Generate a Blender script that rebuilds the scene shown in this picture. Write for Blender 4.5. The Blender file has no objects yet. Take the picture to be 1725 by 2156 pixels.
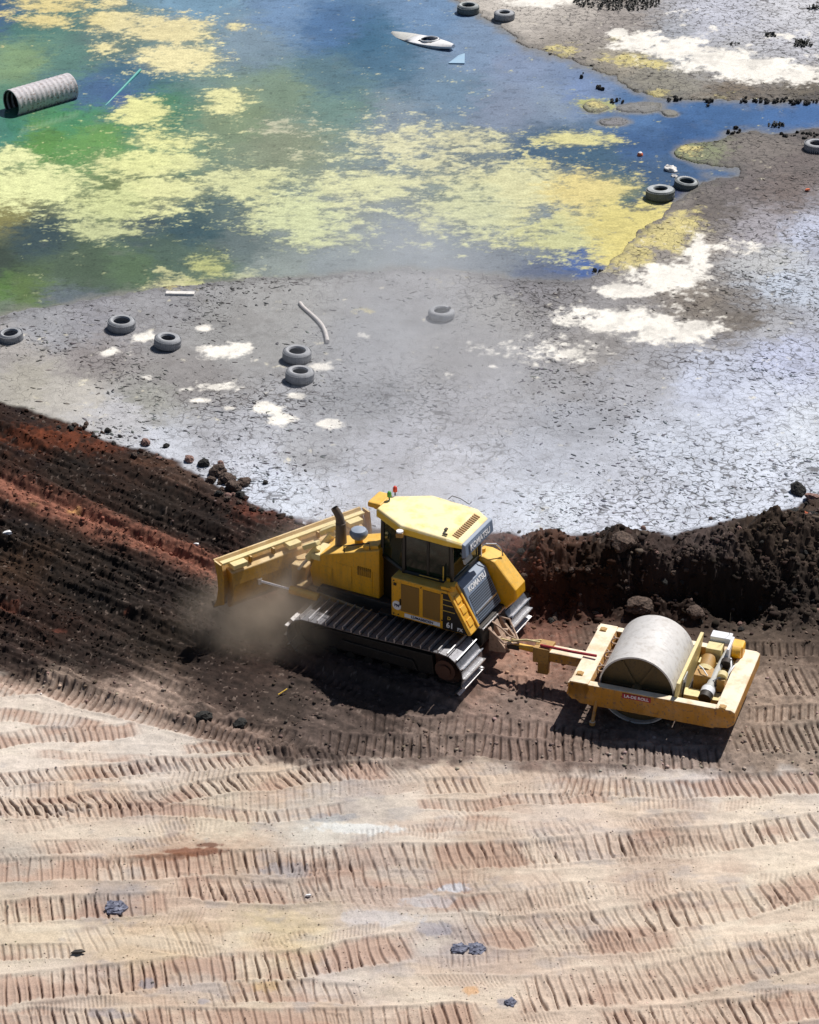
import bpy, bmesh, math, random
import numpy as np
from mathutils import Vector, Matrix, Euler
random.seed(7)
R = math.radians
S = bpy.context.scene
COL = S.collection

# ------------------------------------------------------------------ camera
FPX, WPX, HPX, PITCH, DIST = 5500.0, 1725.0, 2156.0, R(29.5), 56.1
CY, CZ = -DIST * math.cos(PITCH), DIST * math.sin(PITCH)
cd = bpy.data.cameras.new('camera'); cam = bpy.data.objects.new('camera', cd); COL.objects.link(cam)
cam.location = (0, CY, CZ); cam.rotation_euler = (math.pi / 2 - PITCH, 0, 0)
cd.sensor_fit = 'VERTICAL'; cd.sensor_height = 24; cd.sensor_width = 36
cd.lens = 24 * FPX / HPX
cd.clip_start = .5; cd.clip_end = 3000
S.camera = cam
# ------------------------------------------------------------------ sky and sun
SUNV = Vector((.43, .50, 1.0)).normalized()
elev = math.asin(SUNV.z); azim = math.atan2(SUNV.x, SUNV.y)
w = bpy.data.worlds.new('World'); S.world = w; w.use_nodes = True
nt = w.node_tree; bg = nt.nodes['Background']; sk = nt.nodes.new('ShaderNodeTexSky')
sk.sky_type = 'NISHITA'; sk.sun_disc = False; sk.sun_elevation = elev; sk.sun_rotation = azim
nt.links.new(sk.outputs[0], bg.inputs[0]); bg.inputs[1].default_value = .05
sd = bpy.data.lights.new('sun', 'SUN'); sd.energy = 5.0; sd.angle = R(.5); sd.color = (1, .955, .89)
so = bpy.data.objects.new('sun', sd); COL.objects.link(so); so.rotation_euler = (-SUNV).to_track_quat('-Z', 'Y').to_euler()
S.view_settings.view_transform = 'Standard'; S.view_settings.look = 'None'
S.view_settings.exposure = .05; S.view_settings.gamma = 1
S.cycles.volume_step_rate = 2.0; S.cycles.volume_max_steps = 64
S.cycles.max_bounces = 6; S.cycles.volume_bounces = 1; S.cycles.transparent_max_bounces = 12
S.cycles.use_adaptive_sampling = True; S.cycles.adaptive_threshold = .02

# ------------------------------------------------------------------ where a point of the site lies
def unproj(px, py, z=0.0):
    a = (px - WPX / 2) / FPX; b = -(py - HPX / 2) / FPX
    dy = math.cos(PITCH) + b * math.sin(PITCH); dz = -math.sin(PITCH) + b * math.cos(PITCH)
    t = (z - CZ) / dz
    return a * t, CY + dy * t, z
def G(px, py, z=0.0):
    return Vector([float(v) for v in unproj(float(px), float(py), z)])
def lin(c):
    c = np.asarray(c, float) / 255.
    return np.where(c <= .04045, c / 12.92, ((c + .055) / 1.055) ** 2.4)
def sm(a, b, x):
    t = np.clip((x - a) / (b - a), 0, 1); return t * t * (3 - 2 * t)

# ------------------------------------------------------------------ noise
def vn(x, y, seed=0):
    xi = np.floor(x).astype(np.int64); yi = np.floor(y).astype(np.int64)
    fx = x - xi; fy = y - yi
    fx = fx * fx * (3 - 2 * fx); fy = fy * fy * (3 - 2 * fy)
    def h(a, b):
        n = (a * 374761393 + b * 668265263 + seed * 974634777) & 0xffffffff
        n = ((n ^ (n >> 13)) * 1274126177) & 0xffffffff
        n = (n ^ (n >> 16)) & 0xffffff
        return n / 16777215.0
    a = h(xi, yi); b = h(xi + 1, yi); c = h(xi, yi + 1); d = h(xi + 1, yi + 1)
    return a + (b - a) * fx + (c - a) * fy + (a - b - c + d) * fx * fy
def fbm(x, y, oct=4, seed=0, gain=.5):
    s = 0; t = 0; a = 1.
    for i in range(oct):
        s = s + a * vn(x * 2 ** i + 17.3 * i, y * 2 ** i - 9.1 * i, seed + i); t += a; a *= gain
    return s / t          # 0..1, mean .5
def ridg(x, y, oct=3, seed=0):
    s = 0; t = 0; a = 1.
    for i in range(oct):
        s = s + a * (1 - np.abs(2 * vn(x * 2 ** i + 3.7 * i, y * 2 ** i, seed + i) - 1)); t += a; a *= .5
    return s / t

# ------------------------------------------------------------------ materials
def mat(name):
    m = bpy.data.materials.new(name); m.use_nodes = True
    return m, m.node_tree, m.node_tree.nodes['Principled BSDF']
def N(nt, t, **k):
    n = nt.nodes.new(t)
    for a, b in k.items():
        if a.startswith('i_'): n.inputs[a[2:].replace('_', ' ')].default_value = b
        else: setattr(n, a, b)
    return n
def ramp(nt, fac, stops):
    r = nt.nodes.new('ShaderNodeValToRGB'); nt.links.new(fac, r.inputs[0])
    e = r.color_ramp.elements
    while len(e) < len(stops): e.new(.5)
    for q, (p, c) in zip(e, stops):
        q.position = p; q.color = (c, c, c, 1) if isinstance(c, (int, float)) else tuple(c) + (1,)
    return r.outputs[0]
def mix(nt, fac, a, b, mode='MIX'):
    m = nt.nodes.new('ShaderNodeMix'); m.data_type = 'RGBA'; m.blend_type = mode
    for sock, v in ((m.inputs[0], fac), (m.inputs[6], a), (m.inputs[7], b)):
        if hasattr(v, 'links'): nt.links.new(v, sock)
        elif isinstance(v, (int, float)): sock.default_value = v
        else: sock.default_value = tuple(v) + (1,)
    return m.outputs[2]
def mth(nt, op, a, b=None):
    m = nt.nodes.new('ShaderNodeMath'); m.operation = op
    for s, v in zip(m.inputs, (a, b)):
        if v is None: continue
        if hasattr(v, 'links'): nt.links.new(v, s)
        else: s.default_value = v
    return m.outputs[0]
def paint(name, base, rough=.45, metal=0., dust=.5, dustc=(.52, .42, .28), wear=.25, wearc=(.10, .06, .04), spec=.5, nscale=3.):
    """painted or bare surface with dust on upward faces, grime patches and chips"""
    m, nt, bs = mat(name); L = nt.links
    tc = N(nt, 'ShaderNodeTexCoord'); ge = N(nt, 'ShaderNodeNewGeometry')
    n1 = N(nt, 'ShaderNodeTexNoise'); n1.inputs['Scale'].default_value = nscale; n1.inputs['Detail'].default_value = 8
    n1.inputs['Roughness'].default_value = .65; L.new(tc.outputs['Object'], n1.inputs['Vector'])
    n2 = N(nt, 'ShaderNodeTexNoise'); n2.inputs['Scale'].default_value = nscale * 7; n2.inputs['Detail'].default_value = 6
    L.new(tc.outputs['Object'], n2.inputs['Vector'])
    sep = N(nt, 'ShaderNodeSeparateXYZ'); L.new(ge.outputs['Normal'], sep.inputs[0])
    up = ramp(nt, sep.outputs[2], [(.25, 0.), (.8, 1.)])
    dn = ramp(nt, n1.outputs[0], [(.3, .35), (.65, 1.)])
    df = mth(nt, 'MULTIPLY', mth(nt, 'MULTIPLY', up, dn), dust)
    df = mth(nt, 'ADD', df, mth(nt, 'MULTIPLY', ramp(nt, n1.outputs[0], [(.45, 0.), (.7, 1.)]), dust * .13))
    wf = mth(nt, 'MULTIPLY', ramp(nt, n2.outputs[0], [(.56, 0.), (.64, 1.)]), wear)
    mp3 = N(nt, 'ShaderNodeMapping'); mp3.inputs['Scale'].default_value = (9, 9, 1.1); L.new(tc.outputs['Object'], mp3.inputs[0])
    n3 = N(nt, 'ShaderNodeTexNoise'); n3.inputs['Scale'].default_value = 1.; n3.inputs['Detail'].default_value = 6; n3.inputs['Roughness'].default_value = .7; L.new(mp3.outputs[0], n3.inputs['Vector'])
    sf = mth(nt, 'MULTIPLY', ramp(nt, n3.outputs[0], [(.48, 0.), (.68, 1.)]), min(.5, wear * 2.2))
    c = mix(nt, sf, base, tuple(b * .45 + .02 for b in base)); c = mix(nt, wf, c, wearc); c = mix(nt, df, c, dustc)
    L.new(c, bs.inputs['Base Color'])
    bs.inputs['Metallic'].default_value = metal
    L.new(ramp(nt, df, [(0., rough), (.6, .9)]), bs.inputs['Roughness'])
    bs.inputs['Specular IOR Level'].default_value = spec
    bp = N(nt, 'ShaderNodeBump'); bp.inputs['Strength'].default_value = .15; bp.inputs['Distance'].default_value = .01
    L.new(n2.outputs[0], bp.inputs['Height']); L.new(bp.outputs[0], bs.inputs['Normal'])
    return m
M = {}
M['yellow'] = paint('yellow_paint', (.76, .37, .005), .36, dust=.40, dustc=(.88, .70, .28), wear=.28, wearc=(.20, .13, .07))
M['roof'] = paint('dusty_roof_paint', (.80, .50, .03), .4, dust=1.25, dustc=(.87, .75, .46), wear=.04)
M['blade'] = paint('dusty_yellow_blade', (.44, .23, .022), .55, dust=.95, dustc=(.76, .60, .36), wear=.5, wearc=(.20, .12, .06))
M['roller'] = paint('worn_yellow_frame', (.46, .20, .010), .5, dust=1.15, dustc=(.84, .74, .58), wear=.8, wearc=(.14, .08, .05), nscale=2.2)
M['cream'] = paint('pale_yellow_plate', (.74, .60, .26), .5, dust=.5, dustc=(.74, .66, .45), wear=.15)
M['black'] = paint('black_trim', (.005, .005, .006), .35, dust=.03, wear=0)
M['slate'] = paint('blue_grey_cover', (.16, .21, .30), .35, dust=.35, dustc=(.5, .55, .62), wear=.05)
M['track'] = paint('worn_track_steel', (.24, .24, .26), .40, metal=.85, dust=.12, dustc=(.14, .13, .13), wear=.3, wearc=(.02, .015, .01))
M['grouser'] = paint('polished_grouser_steel', (.80, .80, .82), .33, metal=.9, dust=.15, dustc=(.4, .38, .36), wear=.3, wearc=(.05, .04, .035))
M['dark'] = paint('dark_oily_steel', (.014, .012, .011), .5, dust=.3, dustc=(.12, .09, .07), wear=.2)
M['drum'] = paint('pale_drum_steel', (.60, .59, .59), .42, metal=.1, dust=.5, dustc=(.56, .53, .50), wear=.35, wearc=(.25, .2, .16), nscale=1.3)
M['drumend'] = paint('muddy_drum_end', (.10, .065, .022), .7, dust=.3, dustc=(.3, .22, .12), wear=.6, wearc=(.04, .03, .02))
M['chrome'] = paint('bright_cylinder_rod', (.75, .75, .78), .18, metal=.9, dust=.1, wear=0)
M['rust'] = paint('rusty_tan_steel', (.42, .27, .19), .7, dust=.5, dustc=(.6, .48, .38), wear=.5)
M['dkrust'] = paint('dark_rusty_hub', (.09, .035, .02), .7, dust=.2, dustc=(.12, .07, .05), wear=.4)
M['red'] = paint('red_plate', (.33, .012, .03), .45, dust=.05, wear=.05)
M['redlens'] = paint('red_lens', (.70, .05, .03), .2, dust=.05, wear=0)
M['green'] = paint('green_lens', (.06, .32, .04), .2, dust=.05, wear=0)
M['white'] = paint('white_marking', (.78, .79, .82), .5, dust=.05, wear=.04)
M['navy'] = paint('dark_blue_marking', (.015, .02, .09), .5, dust=0, wear=0)
M['stickline'] = paint('yellow_line', (.62, .40, .06), .5, dust=0, wear=0)
M['door'] = paint('mesh_door_panel', (.22, .115, .014), .55, dust=.1, wear=.1)
M['exhaust'] = paint('sooty_exhaust_steel', (.10, .075, .06), .6, dust=.25, dustc=(.3, .24, .2), wear=.3)
M['grey'] = paint('grey_machine_part', (.45, .46, .46), .45, dust=.4, dustc=(.6, .57, .5), wear=.2)
M['ochre'] = paint('ochre_machine_part', (.42, .22, .04), .5, dust=.25, wear=.5)
M['tyre'] = paint('mud_coated_rubber', (.30, .31, .335), .85, dust=.55, dustc=(.42, .43, .45), wear=.5, wearc=(.10, .10, .12), nscale=5)
M['tyre_dark'] = paint('wet_algae_stained_rubber', (.13, .15, .15), .7, dust=.9, dustc=(.46, .48, .49), wear=.6, wearc=(.04, .05, .05), nscale=4)
M['kayak'] = paint('white_hull_plastic', (.78, .79, .82), .4, dust=.1, wear=.15, wearc=(.4, .4, .42))
M['plank'] = paint('bleached_board', (.72, .70, .68), .7, dust=.1, wear=.3, wearc=(.45, .42, .4))
M['pipe'] = paint('pale_plastic_pipe', (.62, .57, .55), .5, dust=.2, dustc=(.6, .58, .55), wear=.3, wearc=(.4, .36, .33))
M['blue'] = paint('pale_blue_plastic', (.30, .48, .66), .4, dust=.1, wear=0)
M['teal'] = paint('teal_plastic_tube', (.06, .36, .34), .4, dust=.1, wear=0)
M['orange'] = paint('orange_plastic', (.75, .16, .06), .4, dust=.1, wear=0)
M['bush'] = paint('dark_dry_brush', (.05, .05, .045), .9, dust=.3, dustc=(.2, .2, .19), wear=0)
M['culvert'] = paint('weathered_corrugated_steel', (.50, .48, .50), .6, metal=.1, dust=.5, dustc=(.60, .57, .60), wear=.9, wearc=(.20, .13, .10), nscale=2.0)
m, nt_, bs = mat('tinted_glass'); M['glass'] = m
bs.inputs['Base Color'].default_value = (.012, .03, .022, 1); bs.inputs['Roughness'].default_value = .04
bs.inputs['Transmission Weight'].default_value = .45; bs.inputs['IOR'].default_value = 1.45
# perforated guard
m, nt_, bs = mat('perforated_guard'); M['guard'] = m
tc = N(nt_, 'ShaderNodeTexCoord'); vo = N(nt_, 'ShaderNodeTexVoronoi'); vo.inputs['Scale'].default_value = 24; vo.inputs['Randomness'].default_value = .0
mp = N(nt_, 'ShaderNodeMapping'); mp.inputs['Scale'].default_value = (0, 1, 1); nt_.links.new(tc.outputs['Object'], mp.inputs[0]); nt_.links.new(mp.outputs[0], vo.inputs['Vector'])
hole = ramp(nt_, vo.outputs['Distance'], [(.42, 0.), (.5, 1.)])
nt_.links.new(mix(nt_, hole, (.012, .016, .026), (.23, .28, .36)), bs.inputs['Base Color']); bs.inputs['Roughness'].default_value = .45

def stone(name, c1, c2, sc=6):
    m, nt, bs = mat(name)
    tc = N(nt, 'ShaderNodeTexCoord'); n = N(nt, 'ShaderNodeTexNoise'); n.inputs['Scale'].default_value = sc; n.inputs['Detail'].default_value = 9
    nt.links.new(tc.outputs['Object'], n.inputs['Vector'])
    nt.links.new(mix(nt, ramp(nt, n.outputs[0], [(.35, 0.), (.65, 1.)]), c1, c2), bs.inputs['Base Color'])
    bs.inputs['Roughness'].default_value = .95
    b = N(nt, 'ShaderNodeBump'); b.inputs['Strength'].default_value = .8; b.inputs['Distance'].default_value = .03
    nt.links.new(n.outputs[0], b.inputs['Height']); nt.links.new(b.outputs[0], bs.inputs['Normal'])
    return m
M['rock_black'] = stone('black_rock', (.010, .010, .010), (.035, .033, .030))
M['rock_brown'] = stone('brown_rock', (.035, .022, .018), (.13, .09, .07))
M['rock_pink'] = stone('pinkish_rock', (.14, .07, .055), (.34, .22, .19))
M['rock_red'] = stone('red_rock', (.30, .06, .025), (.55, .15, .07))
M['slab'] = stone('dark_slate', (.05, .055, .09), (.22, .23, .30), 14)
# ------------------------------------------------------------------ ground fields (defined on the plan of the site)
Bx = [-1500, -300, 0, 60, 120, 250, 330, 430, 480, 520, 560, 650, 800, 1040, 1130, 1250, 1400, 1500, 1600, 1725, 2100, 3300]
By = [300, 740, 845, 868, 885, 932, 950, 1000, 1035, 1052, 1080, 1098, 1115, 1122, 1132, 1128, 1122, 1105, 1085, 1052, 960, 700]
Tx = [-1500, 0, 120, 300, 420, 520, 600, 760, 1000, 1200, 1450, 1725, 3300]
Ty = [1250, 1410, 1440, 1490, 1530, 1560, 1585, 1590, 1590, 1600, 1605, 1608, 1620]
Ex = [-1500, 0, 400, 600, 800, 1000, 1100, 1350, 1500, 1725, 3300]
Ey = [1350, 1440, 1375, 1300, 1225, 1240, 1325, 1312, 1330, 1345, 1360]
ZT = -.60
W_poly = [(-3000, 560), (-800, 640), (-200, 680), (0, 668), (60, 655), (150, 645), (200, 632), (240, 622), (330, 610), (430, 600), (520, 592), (640, 585), (760, 578), (850, 570), (930, 572),
          (1000, 578), (1090, 590), (1160, 600), (1240, 595), (1275, 572), (1290, 545), (1330, 500), (1380, 470), (1400, 440), (1450, 408), (1475, 385), (1560, 372), (1572, 352), (1480, 345), (1405, 328), (1440, 312), (1515, 300),
          (1525, 283), (1570, 276), (1640, 284), (1725, 270), (2300, 250), (3600, 200), (3600, 140), (2300, 180), (1725, 214), (1640, 216), (1560, 212), (1470, 212), (1400, 207), (1330, 190),
          (1290, 160), (1240, 140), (1170, 118), (1110, 100), (1060, 62), (1010, 36), (960, 6), (940, -40), (900, -200), (500, -500), (-3000, -500)]
isl = [(1345, 228, 58, 12), (1250, 226, 30, 14), (1290, 258, 36, 10), (1412, 240, 18, 8), (1460, 322, 34, 14), (1480, 205, 30, 5)]
def inpoly(X, Y, P):
    r = np.zeros(X.shape, bool); n = len(P); j = n - 1
    for i in range(n):
        xi, yi = P[i]; xj, yj = P[j]
        if yi != yj:
            c = ((yi > Y) != (yj > Y)) & (X < (xj - xi) * (Y - yi) / (yj - yi) + xi); r ^= c
        j = i
    return r
RX0, RX1, RY0, RY1, RS = -420, 2160, -320, 860, 4
gx = np.arange(RX0, RX1, RS); gy = np.arange(RY0, RY1, RS)
GXX, GYY = np.meshgrid(gx, gy)
wr = inpoly(GXX, GYY, W_poly).astype(float)
def blur(a, k):
    for ax in (0, 1):
        p = np.pad(a, [(k, k) if i == ax else (0, 0) for i in (0, 1)], mode='edge')
        c = np.cumsum(p, ax); c = np.concatenate([np.zeros_like(np.take(c, [0], ax)), c], ax)
        n = a.shape[ax]
        a = (np.take(c, range(2 * k + 1, 2 * k + 1 + n), ax) - np.take(c, range(0, n), ax)) / (2 * k + 1)
    return a
wr = blur(blur(wr, 4), 3)
for cx, cy, rx, ry in isl:
    wr = wr - .95 * np.exp(-(((GXX - cx) / rx) ** 2 + ((GYY - cy) / ry) ** 2) ** 1.5)
def bil(F, px, py, x0, y0, s):
    u = np.clip((px - x0) / s, 0, F.shape[1] - 1.001); v = np.clip((py - y0) / s, 0, F.shape[0] - 1.001)
    i = u.astype(int); j = v.astype(int); a = u - i; b = v - j
    if F.ndim == 3: a = a[..., None]; b = b[..., None]
    return F[j, i] * (1 - a) * (1 - b) + F[j, i + 1] * a * (1 - b) + F[j + 1, i] * (1 - a) * b + F[j + 1, i + 1] * a * b
def waterfield(px, py, X, Y):
    f = bil(wr, px, py, RX0, RY0, RS)
    far = ((px < RX0 + 8) | (px > RX1 - 8) | (py < RY0 + 8))
    if far.any(): f = np.where(far, inpoly(px, py, W_poly), f)
    return f + (fbm(X * 2.2, Y * 2.2, 4, 51) - .5) * .55
def field(pts, px, py, r=2.6):
    """smooth colour field through scattered control colours (ground tints; water tints with dust haze painted in)"""
    P = np.array(pts, float)
    sx = 16.; xs = np.arange(-120, 1860, sx); ys = np.arange(-100, 2300, sx)
    A, B = np.meshgrid(xs, ys)
    num = np.zeros(A.shape + (3,)); den = np.zeros(A.shape)
    c = lin(P[:, 2:5])
    for k in range(len(P)):
        d = ((A - P[k, 0]) ** 2 + ((B - P[k, 1]) * 1.5) ** 2 + 300.) ** (-r / 1.3)
        num += d[..., None] * c[k]; den += d
    F = num / den[..., None]
    return bil(F, px, py, -120, -100, sx)

# ---- tyre and crawler imprints: (points, half width, spacing, [(x, skew)...], depth)
bands = [
 ([(-60,1645),(0,1641),(100,1634),(230,1624),(330,1612),(450,1605),(570,1598)], 15, 19, .55, 1.),
 ([(-60,1696),(0,1696),(125,1698),(200,1686),(300,1688),(360,1676),(425,1666),(500,1654),(575,1652),(650,1636),(725,1628),(860,1620)], 20, 21, .8, 1.1),
 ([(-60,1714),(0,1713),(150,1711),(300,1708),(450,1711),(575,1716),(700,1703),(740,1700)], 14, 22, .2, .9),
 ([(30,1786),(100,1782),(190,1780)], 15, 22, .4, .8),
 ([(-60,1838),(0,1836),(150,1828),(300,1826),(450,1816),(600,1812),(750,1806),(862,1806),(990,1806),(1112,1796),(1212,1791),(1312,1781),(1412,1771),(1512,1766),(1612,1751),(1725,1736),(1800,1728)], 27, 24, [(0,.05),(500,.15),(850,.4),(1725,.5)], 1.),
 ([(-60,1930),(0,1926),(75,1916),(150,1911),(250,1906),(350,1901),(385,1900)], 25, 24, .12, 1.),
 ([(350,1858),(450,1872),(550,1878),(650,1880),(740,1868)], 27, 24, .35, 1.),
 ([(600,1850),(700,1846),(820,1838),(960,1850),(1040,1856)], 30, 26, .3, .7),
 ([(-60,2012),(0,2010),(100,2007),(190,2004)], 16, 15, .05, .6),
 ([(-60,2090),(0,2086),(100,2078),(200,2066),(300,2051),(400,2041),(500,2036),(600,2031),(675,2020),(750,2008),(860,1996),(900,1985)], 33, 24, [(0,0.),(400,.15),(800,.4)], 1.1),
 ([(930,1944),(1062,1961),(1212,1956),(1287,1946),(1387,1931),(1487,1911),(1587,1896),(1662,1876),(1725,1856),(1800,1840)], 35, 25, .5, 1.1),
 ([(430,2090),(560,2084),(700,2090),(780,2092)], 24, 25, .35, .9),
 ([(1080,2100),(1112,2095),(1212,2080),(1312,2075),(1412,2063),(1512,2048),(1612,2026),(1725,1996),(1800,1980)], 42, 24, .45, 1.1),
 ([(-60,2150),(100,2148),(300,2150),(600,2150),(862,2146),(960,2135),(1040,2140)], 26, 25, .3, 1.),
 ([(1240,2160),(1400,2150),(1550,2140),(1650,2125),(1800,2100)], 34, 24, .5, 1.),
 ([(870,1656),(960,1652),(1060,1655)], 17, 19, .6, .9),
 ([(860,1690),(1000,1693),(1100,1682),(1250,1679),(1320,1681)], 12, 18, .35, .9),
 ([(1130,1654),(1220,1648),(1300,1655),(1400,1665),(1570,1662)], 20, 15, [(1130,-.5),(1260,-.2),(1330,.4),(1570,.3)], .8),
 ([(1470,1648),(1600,1652),(1725,1648),(1800,1650)], 25, 21, .6, .9),
 ([(850,1738),(960,1736),(1090,1738)], 18, 22, -.2, .4),
 ([(1120,1990),(1250,1985),(1400,1975),(1500,1965)], 26, 24, .5, .5),
 ([(860,1905),(950,1900),(1060,1895),(1160,1890)], 20, 22, .5, .6),
 # greyer upper rows
 ([(-60,1440),(0,1446),(78,1442),(156,1466),(234,1486),(351,1516),(470,1540),(586,1560),(680,1572)], 24, 15, -.6, 1.1),
 ([(-60,1557),(0,1557),(110,1548),(240,1540),(320,1528)], 17, 15, .35, 1.),
 ([(-60,1508),(40,1506),(160,1520),(260,1538)], 14, 13, -.4, .6),
 ([(360,1580),(480,1574),(620,1590),(760,1590)], 12, 15, .5, .7),
 ([(640,1560),(800,1572),(1000,1572),(1200,1582),(1420,1594),(1540,1596)], 24, 19, [(640,-.1),(1500,.1)], 1.1),
 ([(760,1520),(900,1530),(1050,1528),(1180,1545),(1300,1560)], 20, 19, -.1, .9),
 ([(1520,1366),(1600,1364),(1725,1370),(1800,1372)], 16, 17, 0., 1.1),
 ([(1590,1440),(1660,1436),(1725,1440),(1800,1440)], 30, 19, .45, 1.2),
 ([(1560,1504),(1640,1502),(1725,1500),(1800,1498)], 17, 18, .0, 1.1),
 ([(1530,1560),(1620,1560),(1725,1552),(1800,1550)], 30, 16, .5, 1.2),
 ([(1030,1345),(1120,1350),(1240,1340),(1330,1335)], 17, 18, .2, .6),
 ([(1040,1440),(1120,1452),(1190,1462)], 22, 18, .1, .7),
 ([(60,1590),(200,1592),(400,1600)], 10, 17, .3, .3),
]
NMAIN = len(bands)
_rb = random.Random(21)
for _k in range(60):
    _x = _rb.uniform(-200, 1600); _y = _rb.uniform(1625, 2150); _w = _rb.uniform(180, 520); _sl = _rb.uniform(-.16, .03)
    bands.append(([(_x, _y), (_x + _w / 2, _y + _sl * _w / 2 + _rb.uniform(-5, 5)), (_x + _w, _y + _sl * _w)], _rb.uniform(9, 22) + 14 * max(0, (_y - 1800) / 350), _rb.uniform(15, 20) + 6 * max(0, (_y - 1750) / 400), _rb.uniform(.0, .7), _rb.uniform(.2, .5)))
for _k in range(12):
    _x = _rb.uniform(-60, 520); _y = _rb.uniform(1080, 1430); _w = _rb.uniform(150, 330)
    bands.append(([(_x, _y), (_x + _w, _y + .42 * _w)], _rb.uniform(8, 16), _rb.uniform(12, 17), _rb.uniform(-.9, -.5), _rb.uniform(.4, .8)))
for _k in range(70):
    _x = _rb.uniform(-120, 1650); _y = _rb.uniform(1615, 2150); _w = _rb.uniform(90, 260); _sl = _rb.uniform(-.3, .16)
    bands.append(([(_x, _y), (_x + _w / 2, _y + _sl * _w / 2 + _rb.uniform(-6, 6)), (_x + _w, _y + _sl * _w)], _rb.uniform(8, 16), _rb.uniform(8, 12), _rb.uniform(-.5, .8), _rb.uniform(.2, .45)))
def imprint(px, py, X, Y):
    z = np.zeros(px.shape); dk = np.zeros(px.shape); ins = np.zeros(px.shape)
    for n, (P, hw, sp, skew, dep) in enumerate(bands):
        mn_ = n < NMAIN; dep = dep * (1.15 if mn_ else 1.)
        P = np.array(P, float)
        box = (px > P[0, 0] - 10) & (px < P[-1, 0] + 10) & (py > P[:, 1].min() - hw - 8) & (py < P[:, 1].max() + hw + 8)
        if not box.any(): continue
        x = px[box]; y = py[box]; wx = X[box]; wy = Y[box]
        yc = np.interp(x, P[:, 0], P[:, 1]) + (vn(x * .012, y * 0 + n, 3) - .5) * 8
        t = (y - yc) / hw
        s = np.interp(x, [a for a, b in skew], [b for a, b in skew]) if isinstance(skew, list) else skew
        s = s + .25 * (vn(x * .008, n + 0 * x, 77) - .5)
        ph = (x - s * (y - yc)) / sp + .35 * (vn(x * .05, y * .02 + n, 5) - .5)
        wob = vn(np.floor(ph) * 1.37, n + 0 * x, 9)
        endf = sm(0, 60, x - P[0, 0] + 30 * (wob - .5)) * sm(0, 60, P[-1, 0] - x + 30 * (wob - .5))
        mk = (1 - sm(.72, 1.05, np.abs(t) + .28 * (wob - .5) + .12 * (vn(wx * 9, wy * 9, 4) - .5))) * endf
        fr = ph - np.floor(ph); d = np.abs(fr - .5) * sp          # px from groove centre
        fade = (.45 if mn_ else .10) + (.55 if mn_ else .9) * sm(.25, .6, vn(wx * 1.1, wy * 1.1, 40 + n)) * (.6 + .4 * wob)
        g = np.exp(-(d / (1.3 + 1.5 * vn(wx * 3, wy * 3, 61))) ** 2)
        z[box] += dep * (-.055 * g * mk * fade + .014 * np.exp(-((d - 5.) / 2.5) ** 2) * mk * fade - .012 * mk * endf)
        edge = np.exp(-((np.abs(t) - 1.02) / .12) ** 2) * endf
        z[box] += .017 * edge * dep * (.4 + 1.2 * vn(wx * 1.5, wy * 1.5, 60 + n))
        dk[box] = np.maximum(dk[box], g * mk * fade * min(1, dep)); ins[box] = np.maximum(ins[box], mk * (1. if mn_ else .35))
    return z, dk, ins

def sides(px, py, X, Y):
    rag = (fbm(X * 1.6, Y * 1.6, 4, 11) - .5) * 26
    B = np.interp(px, Bx, By) + rag * np.where(px > 1040, .9, 1.)
    T = np.interp(px, Tx, Ty) + (fbm(X * 1.3, Y * 1.3, 3, 12) - .5) * 22
    E = np.interp(px, Ex, Ey)
    return B, T, E
def zview(px, py):
    """large shape of the site: pond flat at 0, heaped edge, bank down to the haul bench"""
    B0 = np.interp(px, Bx, By); E = np.interp(px, Ex, Ey)
    r = sm(1010, 1110, px); l = 1 - sm(470, 620, px)
    d = py - B0
    crest = .16 * l + .50 * r + .10 * (1 - l) * (1 - r)
    up = crest * sm(-2, 26, d)
    k = sm(0., 1., (py - B0 - 34) / np.maximum(E - B0 - 34, 40))
    kk = np.where(r > .5, k ** .85, k)
    z = up * (1 - kk) + ZT * kk
    return z

def rows_cols(x0, x1, nx, y0, y1, ny, outl, outr, outt, outb):
    cx = np.linspace(x0, x1, nx); cy = np.linspace(y0, y1, ny)
    L_ = [x0 - v for v in outl][::-1]; R_ = [x1 + v for v in outr]
    T_ = [y0 - v for v in outt][::-1]; B_ = [y1 + v for v in outb]
    return np.concatenate([L_, cx, R_]), np.concatenate([T_, cy, B_])
def sheet(name, X, Y, Z, attrs, material, smooth=True):
    ny, nx = X.shape; n = ny * nx
    me = bpy.data.meshes.new(name)
    me.vertices.add(n); me.vertices.foreach_set('co', np.stack([X, Y, Z], -1).astype(np.float32).ravel())
    i = np.arange(ny - 1)[:, None] * nx + np.arange(nx - 1)[None]
    q = np.stack([i + nx, i + nx + 1, i + 1, i], -1).reshape(-1, 4)
    me.loops.add(q.size); me.loops.foreach_set('vertex_index', q.ravel().astype(np.int32))
    me.polygons.add(len(q)); me.polygons.foreach_set('loop_start', np.arange(0, q.size, 4, dtype=np.int32))
    me.polygons.foreach_set('loop_total', np.full(len(q), 4, np.int32))
    me.polygons.foreach_set('use_smooth', np.full(len(q), smooth))
    me.update(calc_edges=True)
    for k, v in attrs.items():
        if v.ndim == 3:
            a = me.attributes.new(k, 'FLOAT_COLOR', 'POINT')
            c = np.ones((n, 4), np.float32); c[:, :3] = v.reshape(-1, 3); a.data.foreach_set('color', c.ravel())
        else:
            a = me.attributes.new(k, 'FLOAT', 'POINT'); a.data.foreach_set('value', v.astype(np.float32).ravel())
    me.materials.append(material)
    o = bpy.data.objects.new(name, me); COL.objects.link(o); return o

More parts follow.
